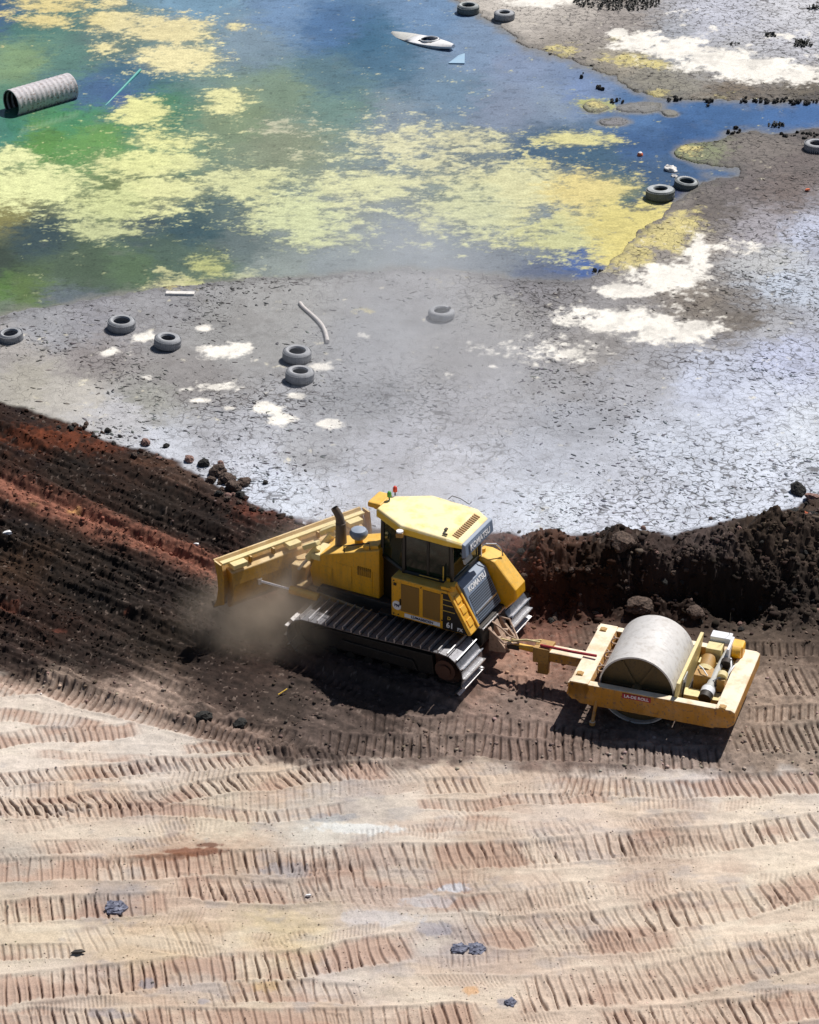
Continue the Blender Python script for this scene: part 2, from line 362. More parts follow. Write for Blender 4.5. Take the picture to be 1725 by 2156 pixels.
GEO = [30, 70, 120, 190, 280, 400, 560, 780, 1100, 1600, 2400, 4000, 8000]
xs, ys = rows_cols(-36, 1761, 940, -36, 2206, 1290, GEO, GEO, [12, 28, 50, 80, 120, 170, 240, 330, 450, 600, 800, 1050, 1300, 1500, 1640], [30, 80, 160, 300, 500, 900, 1600])
PX, PY = np.meshgrid(xs, ys)
Z0 = zview(PX, PY)
X, Y, _ = unproj(PX, PY, Z0)
B, T, E = sides(PX, PY, X, Y)
dirt = sm(-2, 3, PY - B); tan = sm(-16, 16, PY - T - 22 + 40 * (fbm(X * 3, Y * 3, 3, 13) - .5))
right = sm(1010, 1110, PX)
terr = sm(-30, 60, PY - E)                      # on the bench
wf = waterfield(PX, PY, X, Y)
wet = sm(.44, .58, wf) * (PY < 760)
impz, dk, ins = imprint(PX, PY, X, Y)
core = ((PX > -150) & (PX < 1880)).astype(float)
# --- heights
n_big = fbm(X * .5, Y * .5, 3, 21) - .5
n_mid = fbm(X * 2., Y * 2., 4, 22) - .5
n_fin = fbm(X * 9., Y * 9., 4, 23, .6) - .5
n_rdg = ridg(X * 1.3, Y * 1.3, 4, 24)
clod = np.maximum(vn(X * 7, Y * 7, 25) - .62, 0) * 2 + np.maximum(vn(X * 15, Y * 15, 26) - .6, 0) * 1.2
bankm = right * dirt * sm(0, 14, PY - B) * (1 - sm(-50, 10, PY - E))
leftm = (1 - right) * dirt * (1 - terr)
q = PY - .44 * PX                                # rows run down the bench to the right
strk = (fbm(q * .045, PX * .0025, 3, 27) - .5) * (1 - right) * sm(8, 60, PY - B) * (1 - tan)
Z = Z0.copy()
mud = 1 - dirt
Z += mud * (.045 * (1 - wet) * sm(760, 600, PY) * 1 + .012 * n_fin * (1 - wet) + .02 * n_mid * (1 - wet)) - mud * wet * .16
Z += mud * .03 * (PY > 560) * (1 - wet)
Z += bankm * (.55 * n_mid + .22 * n_big + .34 * (n_rdg - .6) + .22 * n_fin + .05 * clod)
mnd = lambda cx, cy, rx, ry: np.exp(-(((PX - cx) / rx) ** 2 + ((PY - cy) / ry) ** 2) ** 1.3)
Z += .38 * mnd(1305, 1150, 60, 22) * (.6 + fbm(X * 4, Y * 4, 3, 31)) + .26 * mnd(1160, 1150, 50, 18) - .55 * mnd(1420, 1225, 50, 38) - .65 * mnd(1555, 1262, 62, 40) + .22 * mnd(1480, 1200, 26, 26) - .22 * mnd(1230, 1180, 40, 24) + .20 * mnd(1650, 1120, 120, 30) + .22 * mnd(1345, 1285, 42, 20) + .18 * mnd(1460, 1290, 34, 18)
Z += leftm * (.08 * n_mid + .34 * strk + .12 * (fbm(q * .12, PX * .004, 3, 127) - .5) + .10 * n_fin + .04 * clod) * sm(0, 10, PY - B)
midt = dirt * terr * (1 - tan)
Z += midt * (.025 * n_mid + .05 * n_fin * (1 - .6 * ins) + .03 * clod * (1 - ins) + .08 * strk)
fg = dirt * tan
rip = (fbm(X * .35 + .3 * n_mid, Y * 1.6, 3, 28) - .5)
Z += fg * (.10 * rip + .018 * n_fin + .016 * (fbm(X * 1.5, Y * 12, 3, 173) - .5) + .012 * n_mid + .006 * clod) + impz * dirt * core
# low heap of spoil along the lower edge of the dark soil
_c, _s = math.cos(R(152.2)), math.sin(R(152.2)); lu = (X + .0456) * _c + (Y + 4.2454) * _s; lv = -(X + .0456) * _s + (Y + 4.2454) * _c
for _v in (1.07, -1.07):
    Z += dirt * (.13 * (1 - sm(1.9, 2.2, np.abs(lu))) * (1 - sm(.50, .75, np.abs(lv - _v))) + .05 * (fbm(X * 5, Y * 5, 3, 129) - .3) * (1 - sm(2.1, 2.5, np.abs(lu))) * np.exp(-((np.abs(lv - _v) - .6) / .16) ** 2))
heap = np.exp(-((PY - T + 6) / 10.) ** 2) * (PX < 620) * (1 - right)
Z += heap * (.10 + .16 * n_mid + .08 * clod) * sm(20, 140, PX)
for cx, cy, rx, ry, hgt in [(425, 1498, 34, 12, .15), (505, 1512, 30, 11, .13), (1265, 1210, 20, 10, .1), (210, 1130, 30, 12, -.12), (330, 1290, 60, 8, .08)]:
    Z += hgt * mnd(cx, cy, rx, ry) * (.7 + .6 * fbm(X * 6, Y * 6, 3, 33))
# ruts of the red strip
ys_ = np.interp(PX, [-60, 0, 100, 200, 300, 400, 460, 560, 650], [1000, 1018, 1058, 1096, 1134, 1178, 1208, 1245, 1262])
tt = (PY - ys_) / np.interp(PX, [0, 200, 460, 650], [28, 32, 34, 22])
strip = np.exp(-np.abs(tt) ** 3) * (PX < 680) * dirt
Z -= .06 * strip + .03 * np.exp(-((tt - .15) / .12) ** 2) * (PX < 650) * dirt

# --- colours (base colour of each material patch, shade painted into the tread grooves)
mudC = [(20,760,168,162,158),(100,690,158,160,168),(200,670,150,150,160),(300,640,152,152,158),(50,800,172,166,152),(150,830,188,182,172),(250,880,190,190,196),(350,940,196,202,216),(200,760,148,140,140),
 (400,800,142,138,138),(500,700,150,150,150),(600,650,160,160,160),(300,850,158,158,150),(450,930,170,172,182),(550,1030,206,216,236),(600,1060,210,220,238),(500,980,198,204,220),(650,960,170,172,180),(750,850,165,167,174),
 (800,700,150,152,158),(700,1050,200,206,222),(850,950,184,186,198),(950,1000,202,206,220),(1000,860,170,170,178),(950,750,148,146,148),(1050,650,155,153,152),(1050,1080,208,218,238),(1150,1080,208,218,235),(1150,980,178,184,200),
 (1200,900,160,164,176),(1150,800,156,156,162),(1300,1000,184,190,206),(1300,1080,208,216,236),(1450,950,198,208,228),(1500,1050,204,214,234),(1600,1000,208,218,238),(1700,900,208,218,234),(1600,850,202,212,236),(1500,800,192,202,228),
 (1650,750,188,198,232),(1650,600,192,206,228),(1700,500,188,198,226),(1560,680,118,108,98),(1470,640,135,124,112),(1620,700,170,172,180),(1620,560,188,190,192),(1600,480,165,160,170),(1500,450,115,106,102),(1550,380,120,110,110),(1650,400,125,110,106),
 (1600,310,132,122,116),(1700,350,120,108,106),(1450,500,160,150,140),(1700,20,208,210,220),(1500,40,194,198,216),(1650,100,198,200,212),(1420,90,158,164,176),(1550,130,180,182,188),(1300,60,158,148,142),(1200,40,188,178,168),(1130,10,204,194,182),
 (1200,100,158,148,138),(1300,140,160,150,130),(1400,180,145,140,124),(1550,195,128,112,92),(1700,195,118,108,92),(1720,230,60,60,70),(1345,228,140,140,140),(1250,226,150,150,110),(1290,258,150,150,158),(1460,322,140,150,100),(900,640,160,160,165),(1100,620,140,138,145),(1250,740,150,146,145),(1350,800,168,170,180)]
dirtC = [(30,880,58,36,26),(100,925,84,48,28),(210,950,76,46,30),(20,900,66,40,26),(300,960,70,48,38),(400,990,110,85,72),(480,1030,80,62,55),(540,1070,110,62,48),(150,980,60,45,36),(350,1060,55,42,34),(450,1100,56,42,36),(560,1120,66,48,42),(650,1110,110,75,65),
 (20,1060,70,44,34),(30,1130,50,38,30),(60,1180,82,60,42),(150,1200,62,48,38),(15,1275,70,46,36),(120,1325,66,44,34),(250,1250,52,42,36),(350,1350,60,48,38),(200,1400,62,48,42),(450,1400,52,42,38),(400,1250,60,48,44),(480,1300,70,60,54),(60,1390,70,52,46),
 (550,1240,150,100,85),(620,1250,150,100,85),(1080,1180,125,66,48),(1100,1250,100,55,38),(1150,1150,105,74,58),(1200,1250,80,50,34),(1260,1190,70,48,32),(1350,1280,66,48,40),(1150,1290,110,66,50),(1400,1150,80,66,62),(1500,1140,96,84,82),(1700,1150,92,78,68),(1600,1120,80,66,54),(1650,1250,60,50,44),
 (1500,1230,56,46,38),(1300,1150,60,46,38),(1150,1350,145,108,94),(1080,1400,150,122,108),(1250,1360,112,94,84),(1040,1330,150,100,80),(1650,1440,150,136,124),(1600,1370,104,92,82),(1720,1380,92,80,72),(1650,1500,146,132,120),(1100,1500,124,110,104),(700,1540,88,78,74),(900,1560,118,106,100),(300,1480,155,140,130),(100,1430,168,152,140),(50,1500,172,158,148),(150,1560,178,168,158),
 (1400,1590,140,130,125),(1700,1540,140,130,120),(500,1560,125,110,102),(600,1480,62,54,50),(500,1460,56,46,42),(800,1480,70,60,56),(1500,1470,100,90,84),(1300,1500,100,90,84),(700,1300,60,50,46),(0,1540,150,140,132)]
tanC = [(50,1600,222,214,206),(300,1590,210,206,202),(700,1600,196,188,184),(200,1660,218,194,170),(600,1660,196,172,146),(1000,1640,206,184,162),(1300,1608,190,188,192),(1500,1606,192,190,196),(1680,1612,205,200,195),(1300,1680,212,192,172),(1600,1720,232,218,198),(900,1730,220,210,198),(450,1740,208,198,174),(680,1735,214,218,212),
 (100,1750,212,192,172),(150,1850,200,176,156),(600,1860,150,140,138),(800,1850,158,142,140),(400,1880,196,170,150),(60,1810,158,158,154),(1200,1740,212,196,186),(1000,1800,176,156,136),(1400,1790,172,146,130),(1200,1850,228,212,192),(1650,1880,230,216,192),(1500,1830,212,192,172),(1100,1960,186,166,150),(1500,1960,230,212,188),
 (900,2000,165,165,172),(950,1975,125,125,142),(800,1990,196,182,176),(600,1970,206,186,132),(400,1980,198,172,126),(250,1970,202,176,134),(100,1960,208,192,160),(430,2050,165,155,150),(150,2060,184,168,158),(550,2060,190,168,132),(700,2070,186,180,182),(900,2070,212,196,176),(1200,2070,206,184,166),(1500,2080,196,176,156),(1650,2060,192,172,150),
 (300,2130,190,164,138),(50,2130,168,158,152),(700,2130,175,150,130),(1000,2140,190,166,144),(1400,2140,212,182,160),(1700,2130,206,176,154),(350,1740,210,190,165),(640,1700,180,182,180),(330,1710,180,170,165),(480,1800,170,140,115),(380,1795,150,105,75),(740,1700,150,150,155),(230,1910,120,118,130)]
wx = PX + 46 * (fbm(X * 1.1, Y * 1.1, 4, 61) - .5) + 90 * (fbm(X * 5, Y * 5, 4, 161, .7) - .5); wy = PY + 34 * (fbm(X * 1.1, Y * 1.1, 4, 62) - .5) + 50 * (fbm(X * 5, Y * 7, 4, 162, .7) - .5)
C = field(mudC, wx, wy)
# white and cream salt crusts on the mud
crusts = [(1300,72,26,10,1),(1345,92,60,20,1),(1425,106,70,24,1),(1510,128,80,26,1),(1600,148,100,24,1),(1690,160,60,18,1),(1405,590,75,34,1),(1310,618,60,16,1),(1470,545,26,44,.9),(1320,680,120,24,1),(1420,700,80,26,1),(1220,662,40,12,.8),(1560,525,80,14,.6),(1150,740,120,30,.55),
 (1380,712,60,20,.8),(475,742,46,15,1),(500,735,30,8,1),(560,862,30,14,1),(590,888,32,13,1),(455,820,44,10,.9),(400,822,18,6,.8),(420,845,22,5,.8),(480,862,18,5,.7),(695,895,25,11,1),(622,835,20,8,.9),(240,742,24,10,.9),(305,714,22,9,.9),(430,695,18,6,.8),(315,797,14,7,.8),(680,775,28,9,.8),(610,800,20,8,.5),(765,710,22,8,.5),(710,1140,10,5,.4),
 (1135,8,70,10,.8),(760,925,20,6,.5),(1440,30,40,12,.3),(1650,80,60,10,.5),(1500,60,60,10,.3),(950,790,18,5,.6),(1040,775,16,5,.6),(1000,725,14,5,.5)]
cn = fbm(X * 3.0, Y * 3.0, 5, 63, .6); cn_f = fbm(X * 9., Y * 9., 4, 163, .6)
def blobs(lst, sharp=.10, grow=1.0):
    f = np.zeros(PX.shape)
    for cx, cy, rx, ry, s in lst:
        bx = np.abs(PX - cx) < rx * 2.2; b = bx & (np.abs(PY - cy) < ry * 2.6)
        if b.any(): f[b] = np.maximum(f[b], s * np.exp(-.7 * (((PX[b] - cx) / (rx * grow)) ** 2 + ((PY[b] - cy) / (ry * grow)) ** 2)))
    return sm(.5 - sharp, .5 + sharp, f + (cn - .5) * 1.15 + (cn_f - .5) * .55)
cr = blobs(crusts, .2); yel = blobs([(1400,500,70,34,.9),(1340,545,50,30,.9),(1310,540,40,34,.9),(1440,470,44,26,.8),(1180,108,40,12,.7),(1325,125,60,14,.8),(1380,135,34,14,.8),(1340,205,24,8,.8),(1300,85,26,10,.7),(1385,200,30,8,.7),(1255,222,22,9,.8),(1450,318,26,12,.8),(1520,200,40,8,.4),(950,600,40,14,.5),(380,605,34,14,.5),(430,588,26,9,.4),(775,660,30,14,.3),(420,640,30,6,.4)], .2)
C = C * (1 - yel[..., None]) + lin([218, 200, 96]) * yel[..., None]
C = C * (1 - cr[..., None]) + lin([246, 240, 228]) * cr[..., None]
C = C * (1 + .22 * (fbm(X * 2.4, Y * 2.4, 4, 64) - .5) + .28 * n_fin)[..., None]
pch = (sm(.52, .70, fbm(X * 1.7, Y * 1.7, 5, 65, .6)) * .22)[..., None]; C = C * (1 - pch) + lin([112, 106, 104]) * pch
# damp margin
dm = np.exp(-((wf - .34) / .15) ** 2) * (PY < 700); C = C * (1 - .32 * dm)[..., None]
D = field(dirtC, wx, wy)
sl_n = fbm(q * .10, PX * .006, 4, 166, .6); D = D * (.62 + .38 * terr + .0 * n_fin)[..., None]
D = D * (1 + (1 - right) * (1 - tan) * 1.3 * (sl_n - .5))[..., None]
D = D * (.62 + .80 * fbm(X * 5, Y * 5, 5, 66, .65))[..., None] * (1 + 1.1 * n_fin)[..., None] * np.array([.92, .83, .77])[None, None] * (1 + .25 * (right + terr * (1 - right)))[..., None]
stn = ((vn(X * 14, Y * 14, 67) > .86) * (vn(X * 40, Y * 40, 68) > .45)).astype(float)[..., None] * .55
D = D * (1 - stn) + lin([150, 130, 118]) * stn
rc = (strip * (.55 + .6 * (fbm(X * 2, Y * 2, 3, 69))))[..., None]; rc = np.clip(rc * (.55 + 1.0 * sm(.3, .7, cn_f[..., None])), 0, .92)
D = D * (1 - rc) + lin([176, 112, 88]) * rc * (1 + .4 * n_fin[..., None])
for cx, cy, rx, ry, c, s in [(100,925,85,20,(150,70,28),.8),(210,945,50,14,(140,68,34),.7),(310,975,60,14,(120,78,52),.5),(120,1325,16,5,(140,70,50),.8),(15,1275,26,10,(140,78,56),.8),(70,1062,12,5,(200,160,90),.5),(155,1070,16,6,(214,160,84),.9),(270,1290,10,4,(170,90,60),.6),(545,1075,40,8,(130,72,54),.8)]:
    k = (s * .65 * sm(.02, .3, mnd(cx, cy, rx * 1.4, ry * 1.4)) * sm(.25, .85, mnd(cx, cy, rx * 1.2, ry * 1.2) + (cn - .5) * 1.2 + (cn_f - .5) * 1.2))[..., None]; D = D * (1 - k) + lin(c) * k * (.3 + 1.1 * fbm(X * 7, Y * 7, 3, 266)[..., None]) * (1 + 1.2 * n_fin[..., None])
Tn = field(tanC, wx, wy); Tn = Tn * .52 + lin([214, 194, 174]) * .48
scr = fbm(X * 1.5 + 2 * fbm(X * .6, Y * .6, 2, 171), Y * 14 + 2 * fbm(X * .7, Y * .7, 2, 170) * 6, 4, 172, .6)
Tn = Tn * (.80 + .20 * fbm(X * 2.6, Y * 2.6, 4, 70) + .24 * scr)[..., None] * (1 + .34 * n_fin)[..., None]
pk = sm(.52, .72, fbm(X * .8 + 4, Y * 1.6, 4, 71))[..., None] * .35; Tn = Tn * (1 - pk) + lin([232, 220, 200]) * pk
gy_ = sm(.60, .72, fbm(X * 1.2, Y * 2.2 + 9, 5, 72, .6))[..., None] * .30; Tn = Tn * (1 - gy_) + lin([150, 150, 158]) * gy_
rd = ins[..., None] * (.18 + sm(.38, .66, fbm(X * 1.2, Y * 1.6, 4, 73))[..., None] * .55); Tn = Tn * (1 - rd) + lin([184, 148, 128]) * rd
for cx, cy, rx, ry, c, s in [(400,1792,70,7,(130,72,44),.9),(440,1778,26,5,(105,58,38),.9),(330,1802,60,6,(150,100,70),.7),(750,1745,90,10,(228,232,232),.8),(700,1720,60,8,(140,148,160),.6),(960,1868,34,9,(205,212,224),.8),(900,1895,50,12,(200,205,215),.5),(800,1930,90,14,(205,205,212),.5),(600,1830,50,14,(140,144,158),.5),(180,1855,30,14,(170,150,130),.3),(560,2075,24,10,(205,170,110),.6),(990,2085,18,9,(225,170,110),.8),(1070,2110,22,8,(130,132,150),.7),(310,2070,16,10,(140,142,158),.7),(430,2108,14,6,(140,142,160),.6),(230,2135,40,10,(130,130,150),.5),(915,1955,40,14,(150,152,168),.6)]:
    k = (s * .85 * sm(.02, .3, mnd(cx, cy, rx * 1.4, ry * 1.4)) * sm(.3, .75, mnd(cx, cy, rx * 1.2, ry * 1.2) + (cn - .5) * 1.1 + (cn_f - .5) * 1.0))[..., None]; Tn = Tn * (1 - k) + lin(c) * k
DD = D * (1 - tan[..., None]) + Tn * tan[..., None]
C = C * mud[..., None] + DD * dirt[..., None]
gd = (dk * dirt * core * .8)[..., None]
C = C * (1 - gd) + C * np.array([.24, .16, .13]) * gd  # grooves darkened: pressed soil plus shade painted into the colour
def calm(c, k=.14):
    l = (c * np.array([.25, .65, .10])).sum(-1, keepdims=True); return c * (1 - k) + l * k
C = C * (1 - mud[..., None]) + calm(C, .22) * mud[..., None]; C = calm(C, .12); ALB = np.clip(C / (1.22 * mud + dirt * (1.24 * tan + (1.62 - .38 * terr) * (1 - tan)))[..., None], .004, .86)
crack = mud * (1 - wet) * (1 - .8 * cr) * np.clip(.45 + 1.5 * (fbm(X * .55, Y * .55, 3, 75) - .42) + .5 * sm(1250, 1600, PX), .08, 1)
gloss = wet + dm * .6 * mud

m, nt_, bs = mat('pond_mud_and_soil')
L = nt_.links
at = N(nt_, 'ShaderNodeAttribute', attribute_name='Col'); ac = N(nt_, 'ShaderNodeAttribute', attribute_name='crack'); ag = N(nt_, 'ShaderNodeAttribute', attribute_name='gloss')
tc = N(nt_, 'ShaderNodeTexCoord')
nd = N(nt_, 'ShaderNodeTexNoise'); nd.inputs['Scale'].default_value = 5; nd.inputs['Detail'].default_value = 4; L.new(tc.outputs['Object'], nd.inputs['Vector'])
va = N(nt_, 'ShaderNodeVectorMath', operation='SCALE'); L.new(nd.outputs['Color'], va.inputs[0]); va.inputs['Scale'].default_value = .22
vb = N(nt_, 'ShaderNodeVectorMath', operation='ADD'); L.new(tc.outputs['Object'], vb.inputs[0]); L.new(va.outputs[0], vb.inputs[1])
flat = N(nt_, 'ShaderNodeMapping'); flat.inputs['Scale'].default_value = (1, 1, 0); L.new(vb.outputs[0], flat.inputs[0])
vo = N(nt_, 'ShaderNodeTexVoronoi', feature='DISTANCE_TO_EDGE'); vo.inputs['Scale'].default_value = 4.6; L.new(flat.outputs[0], vo.inputs['Vector'])
vo2 = N(nt_, 'ShaderNodeTexVoronoi', feature='DISTANCE_TO_EDGE'); vo2.inputs['Scale'].default_value = 11.; L.new(flat.outputs[0], vo2.inputs['Vector'])
nb = N(nt_, 'ShaderNodeTexNoise'); nb.inputs['Scale'].default_value = 4.5; nb.inputs['Detail'].default_value = 4; L.new(tc.outputs['Object'], nb.inputs['Vector'])
wid = mth(nt_, 'MULTIPLY', ramp(nt_, nb.outputs[0], [(.38, .0), (.62, 1.)]), ac.outputs['Fac'])
brk = ramp(nt_, nb.outputs[0], [(.38, .30), (.56, 1.)])
c1 = mth(nt_, 'MULTIPLY', mth(nt_, 'MULTIPLY', ramp(nt_, mth(nt_, 'DIVIDE', vo.outputs['Distance'], mth(nt_, 'ADD', mth(nt_, 'MULTIPLY', wid, .9), .25)), [(.03, 1.), (.10, 0.)]), ac.outputs['Fac']), brk)
c2 = mth(nt_, 'MULTIPLY', ramp(nt_, vo2.outputs['Distance'], [(.02, 1.), (.06, 0.)]), mth(nt_, 'MULTIPLY', wid, .5))
ck = mth(nt_, 'MAXIMUM', c1, c2)
nf = N(nt_, 'ShaderNodeTexNoise'); nf.inputs['Scale'].default_value = 38; nf.inputs['Detail'].default_value = 6; nf.inputs['Roughness'].default_value = .7; L.new(tc.outputs['Object'], nf.inputs['Vector'])
cc = mix(nt_, 1., at.outputs['Color'], ramp(nt_, nf.outputs[0], [(.25, .72), (.75, 1.28)]), 'MULTIPLY')
cc = mix(nt_, mth(nt_, 'MULTIPLY', ck, .8), cc, (.06, .055, .055))
L.new(cc, bs.inputs['Base Color'])
L.new(ramp(nt_, ag.outputs['Fac'], [(0., .95), (1., .35)]), bs.inputs['Roughness'])
bs.inputs['Specular IOR Level'].default_value = .25
hh = mth(nt_, 'SUBTRACT', mth(nt_, 'MULTIPLY', nf.outputs[0], .35), ck)
bp = N(nt_, 'ShaderNodeBump'); bp.inputs['Strength'].default_value = .55; bp.inputs['Distance'].default_value = .03
L.new(hh, bp.inputs['Height']); L.new(bp.outputs[0], bs.inputs['Normal'])
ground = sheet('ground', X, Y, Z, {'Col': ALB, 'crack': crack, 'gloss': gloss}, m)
ground['kind'] = 'structure'

def ground_z(px, py):
    """world point on the finished ground nearest the plan position"""
    j = int(np.argmin(np.abs(ys - py))); i = int(np.argmin(np.abs(xs - px)))
    return Vector((X[j, i], Y[j, i], Z[j, i]))

# ------------------------------------------------------------------ pond water
wxs, wys = rows_cols(-36, 1761, 880, -36, 690, 460, GEO, GEO, [12, 28, 50, 80, 120, 170, 240, 330, 450, 600, 800], [10])
WPXg, WPYg = np.meshgrid(wxs, wys)
WX, WY, _ = unproj(WPXg, WPYg, 0.)
waterC = [(0,30,56,92,138),(60,60,70,118,112),(50,120,122,150,104),(200,190,66,100,150),(245,205,64,96,156),(150,120,86,128,120),(100,300,84,140,44),(200,290,96,150,56),(320,230,70,128,92),(270,170,64,106,140),(0,270,56,128,112),(160,250,60,140,90),(400,100,120,140,140),(420,10,110,148,186),(600,30,106,138,188),(520,80,122,142,168),
 (700,60,70,110,166),(800,120,66,106,142),(770,90,50,100,140),(900,30,106,138,188),(1000,100,118,140,182),(1100,130,128,142,184),(950,200,104,130,164),(1050,230,128,138,172),(1200,200,112,134,190),(600,200,118,138,118),(700,220,106,136,132),(700,170,86,118,136),(500,250,126,142,110),(600,300,134,140,116),
 (850,260,126,138,160),(1000,320,108,120,136),(1150,320,68,96,128),(1250,330,62,94,126),(1350,250,72,112,172),(1500,240,58,102,166),(1700,240,60,104,172),(1450,290,48,88,148),(1350,300,54,90,146),(1530,360,64,100,156),(1380,360,62,92,138),(1300,400,86,106,104),(1420,440,44,64,118),(1000,400,130,140,140),(1080,470,134,140,150),
 (0,560,60,70,60),(80,490,58,76,84),(180,560,76,92,72),(60,620,92,114,52),(0,610,86,122,40),(300,470,70,86,98),(400,490,60,86,98),(500,520,100,112,118),(280,560,86,108,76),(250,430,112,124,70),(0,440,134,124,60),(600,560,136,142,146),(700,550,136,142,154),(850,500,134,140,158),(750,450,136,142,148),(1050,540,128,132,150),
 (1150,590,98,104,134),(1240,570,72,100,170),(0,640,110,122,104),(150,640,100,108,122),(450,560,96,112,92),(350,530,80,100,90),(1180,210,130,142,170),(230,90,96,120,120)]
wwx = WPXg + 60 * (fbm(WX * 1.0, WY * 1.0, 4, 81) - .5) + 80 * (fbm(WX * 4, WY * 6, 4, 181, .7) - .5); wwy = WPYg + 36 * (fbm(WX * 1.0, WY * 1.0, 4, 82) - .5) + 40 * (fbm(WX * 4, WY * 6, 4, 182, .7) - .5)
WC = field(waterC, wwx, wwy)  # greyish mid-pond tints have the dust haze painted into the colour
WC = WC * (.78 + .44 * fbm(WX * 1.6, WY * 1.6, 5, 83, .6))[..., None] * np.array([.98, 1.06, .93])
alg = [(110,8,75,16,1),(95,45,52,15,1),(245,45,66,24,1),(240,5,32,14,.9),(350,62,92,26,1.1),(372,122,82,30,1.1),(230,100,40,14,.6),(492,58,22,11,.8),(478,212,42,26,.9),(300,238,58,28,1),(340,300,92,26,.8),(310,345,120,30,1),(70,390,130,44,1.1),(20,335,60,25,1),(230,432,150,34,.9),(215,482,90,24,.8),
 (350,400,110,34,.9),(600,270,100,24,.5),(500,385,100,34,.9),(640,452,120,44,.9),(760,392,140,36,.9),(850,300,120,40,.75),(960,298,130,28,.75),(1215,293,82,15,.95),(900,345,100,28,.7),(1100,392,190,44,1),(1210,402,120,34,1.1),(1010,445,150,42,.9),(1310,480,150,44,1.2),(1350,520,110,46,1.2),(1170,500,110,34,.9),
 (435,560,45,18,.7),(375,605,60,20,.8),(350,575,44,14,.5),(545,590,62,22,.5),(925,602,40,14,.5),(1060,505,100,24,.6),(1250,222,40,14,.8),(900,490,50,30,.5),(680,500,100,30,.7),(150,30,60,10,.4),(60,270,30,10,.3),(1395,400,20,24,.4),(700,330,120,24,.5),(10,30,20,6,.8)]
cn2 = fbm(WX * 2.2, WY * 2.6, 5, 85, .62); st2 = fbm(WX * 5.5, WY * 9, 4, 86, .6)
AF = np.zeros(WPXg.shape)
for cx, cy, rx, ry, s in alg:
    b = (np.abs(WPXg - cx) < rx * 2.2) & (np.abs(WPYg - cy) < ry * 2.4)
    AF[b] = np.maximum(AF[b], s * np.exp(-.62 * (((WPXg[b] - cx) / rx) ** 2 + ((WPYg[b] - cy) / ry) ** 2)))
st3 = fbm(WX * 14, WY * 22, 3, 87, .6)
wfw = waterfield(WPXg, WPYg, WX, WY); shb = ((1 - sm(.50, .92, wfw)) * .75 * (WPYg > -60))[..., None]
WC = WC * (1 - shb) + lin([138, 134, 126]) * shb
AM = sm(.34, .74, AF * .9 + (cn2 - .5) * 1.25 + (st2 - .5) * .75 + (st3 - .5) * .5) * .94
sub = sm(.30, .75, AF + (cn2 - .5) * .6) * .55                  # mats just below the surface tint the water
acol = field([(60,20,214,196,118),(350,60,216,202,140),(370,120,226,214,150),(300,240,216,216,128),(300,340,214,218,134),(70,390,216,222,146),(230,430,196,204,130),(350,400,212,214,140),(480,212,214,212,140),(500,385,200,204,142),(640,450,196,204,148),(760,390,206,208,152),(850,300,206,204,158),(960,300,196,194,150),(1100,390,204,202,146),(1210,395,214,196,110),(1215,293,206,200,124),(1310,480,208,194,96),(1360,520,216,200,92),(1010,445,194,198,150),(1170,500,190,192,130),(435,560,170,176,100),(375,605,190,188,130),(600,270,180,180,150),(215,480,184,192,130),(545,590,170,176,140),(1250,222,170,172,90)], wwx, wwy)
acol = acol * (.74 + .5 * st2)[..., None]
WC = WC * (1 - sub[..., None]) + acol * .7 * sub[..., None]
spk = (vn(WX * 9, WY * 14, 88) > .80) * (AF > .22) * .3 * (1 - AM)
spd = (vn(WX * 7, WY * 11, 89) > .83) * .22 * (1 - AM)
WC = WC * (1 - spk[..., None]) + acol * spk[..., None]; WC = WC * (1 - spd[..., None])
WALB = np.clip(calm(WC * (1 - AM[..., None]) + acol * AM[..., None], .22) / 1.16, .003, .84)
WZ = .006 + AM * .012 * (st2 - .2)
WZ = np.where((WPXg < -150) | (WPXg > 1880) | (WPYg < -150), .0, WZ)
m, nt_, bs = mat('algal_pond_water'); L = nt_.links
at = N(nt_, 'ShaderNodeAttribute', attribute_name='Col'); aa = N(nt_, 'ShaderNodeAttribute', attribute_name='algae')
tc = N(nt_, 'ShaderNodeTexCoord')
nf = N(nt_, 'ShaderNodeTexNoise'); nf.inputs['Scale'].default_value = 16; nf.inputs['Detail'].default_value = 7; nf.inputs['Roughness'].default_value = .7; L.new(tc.outputs['Object'], nf.inputs['Vector'])
L.new(mix(nt_, 1., at.outputs['Color'], ramp(nt_, nf.outputs[0], [(.3, .75), (.7, 1.25)]), 'MULTIPLY'), bs.inputs['Base Color'])
L.new(ramp(nt_, aa.outputs['Fac'], [(0., .07), (.6, .9)]), bs.inputs['Roughness'])
bs.inputs['IOR'].default_value = 1.33
bp = N(nt_, 'ShaderNodeBump'); bp.inputs['Distance'].default_value = .012
L.new(ramp(nt_, aa.outputs['Fac'], [(0., .10), (1., 1.)]), bp.inputs['Strength'])
L.new(nf.outputs[0], bp.inputs['Height']); L.new(bp.outputs[0], bs.inputs['Normal'])
water = sheet('pond_water', WX, WY, WZ, {'Col': WALB, 'algae': AM}, m)
water['kind'] = 'structure'
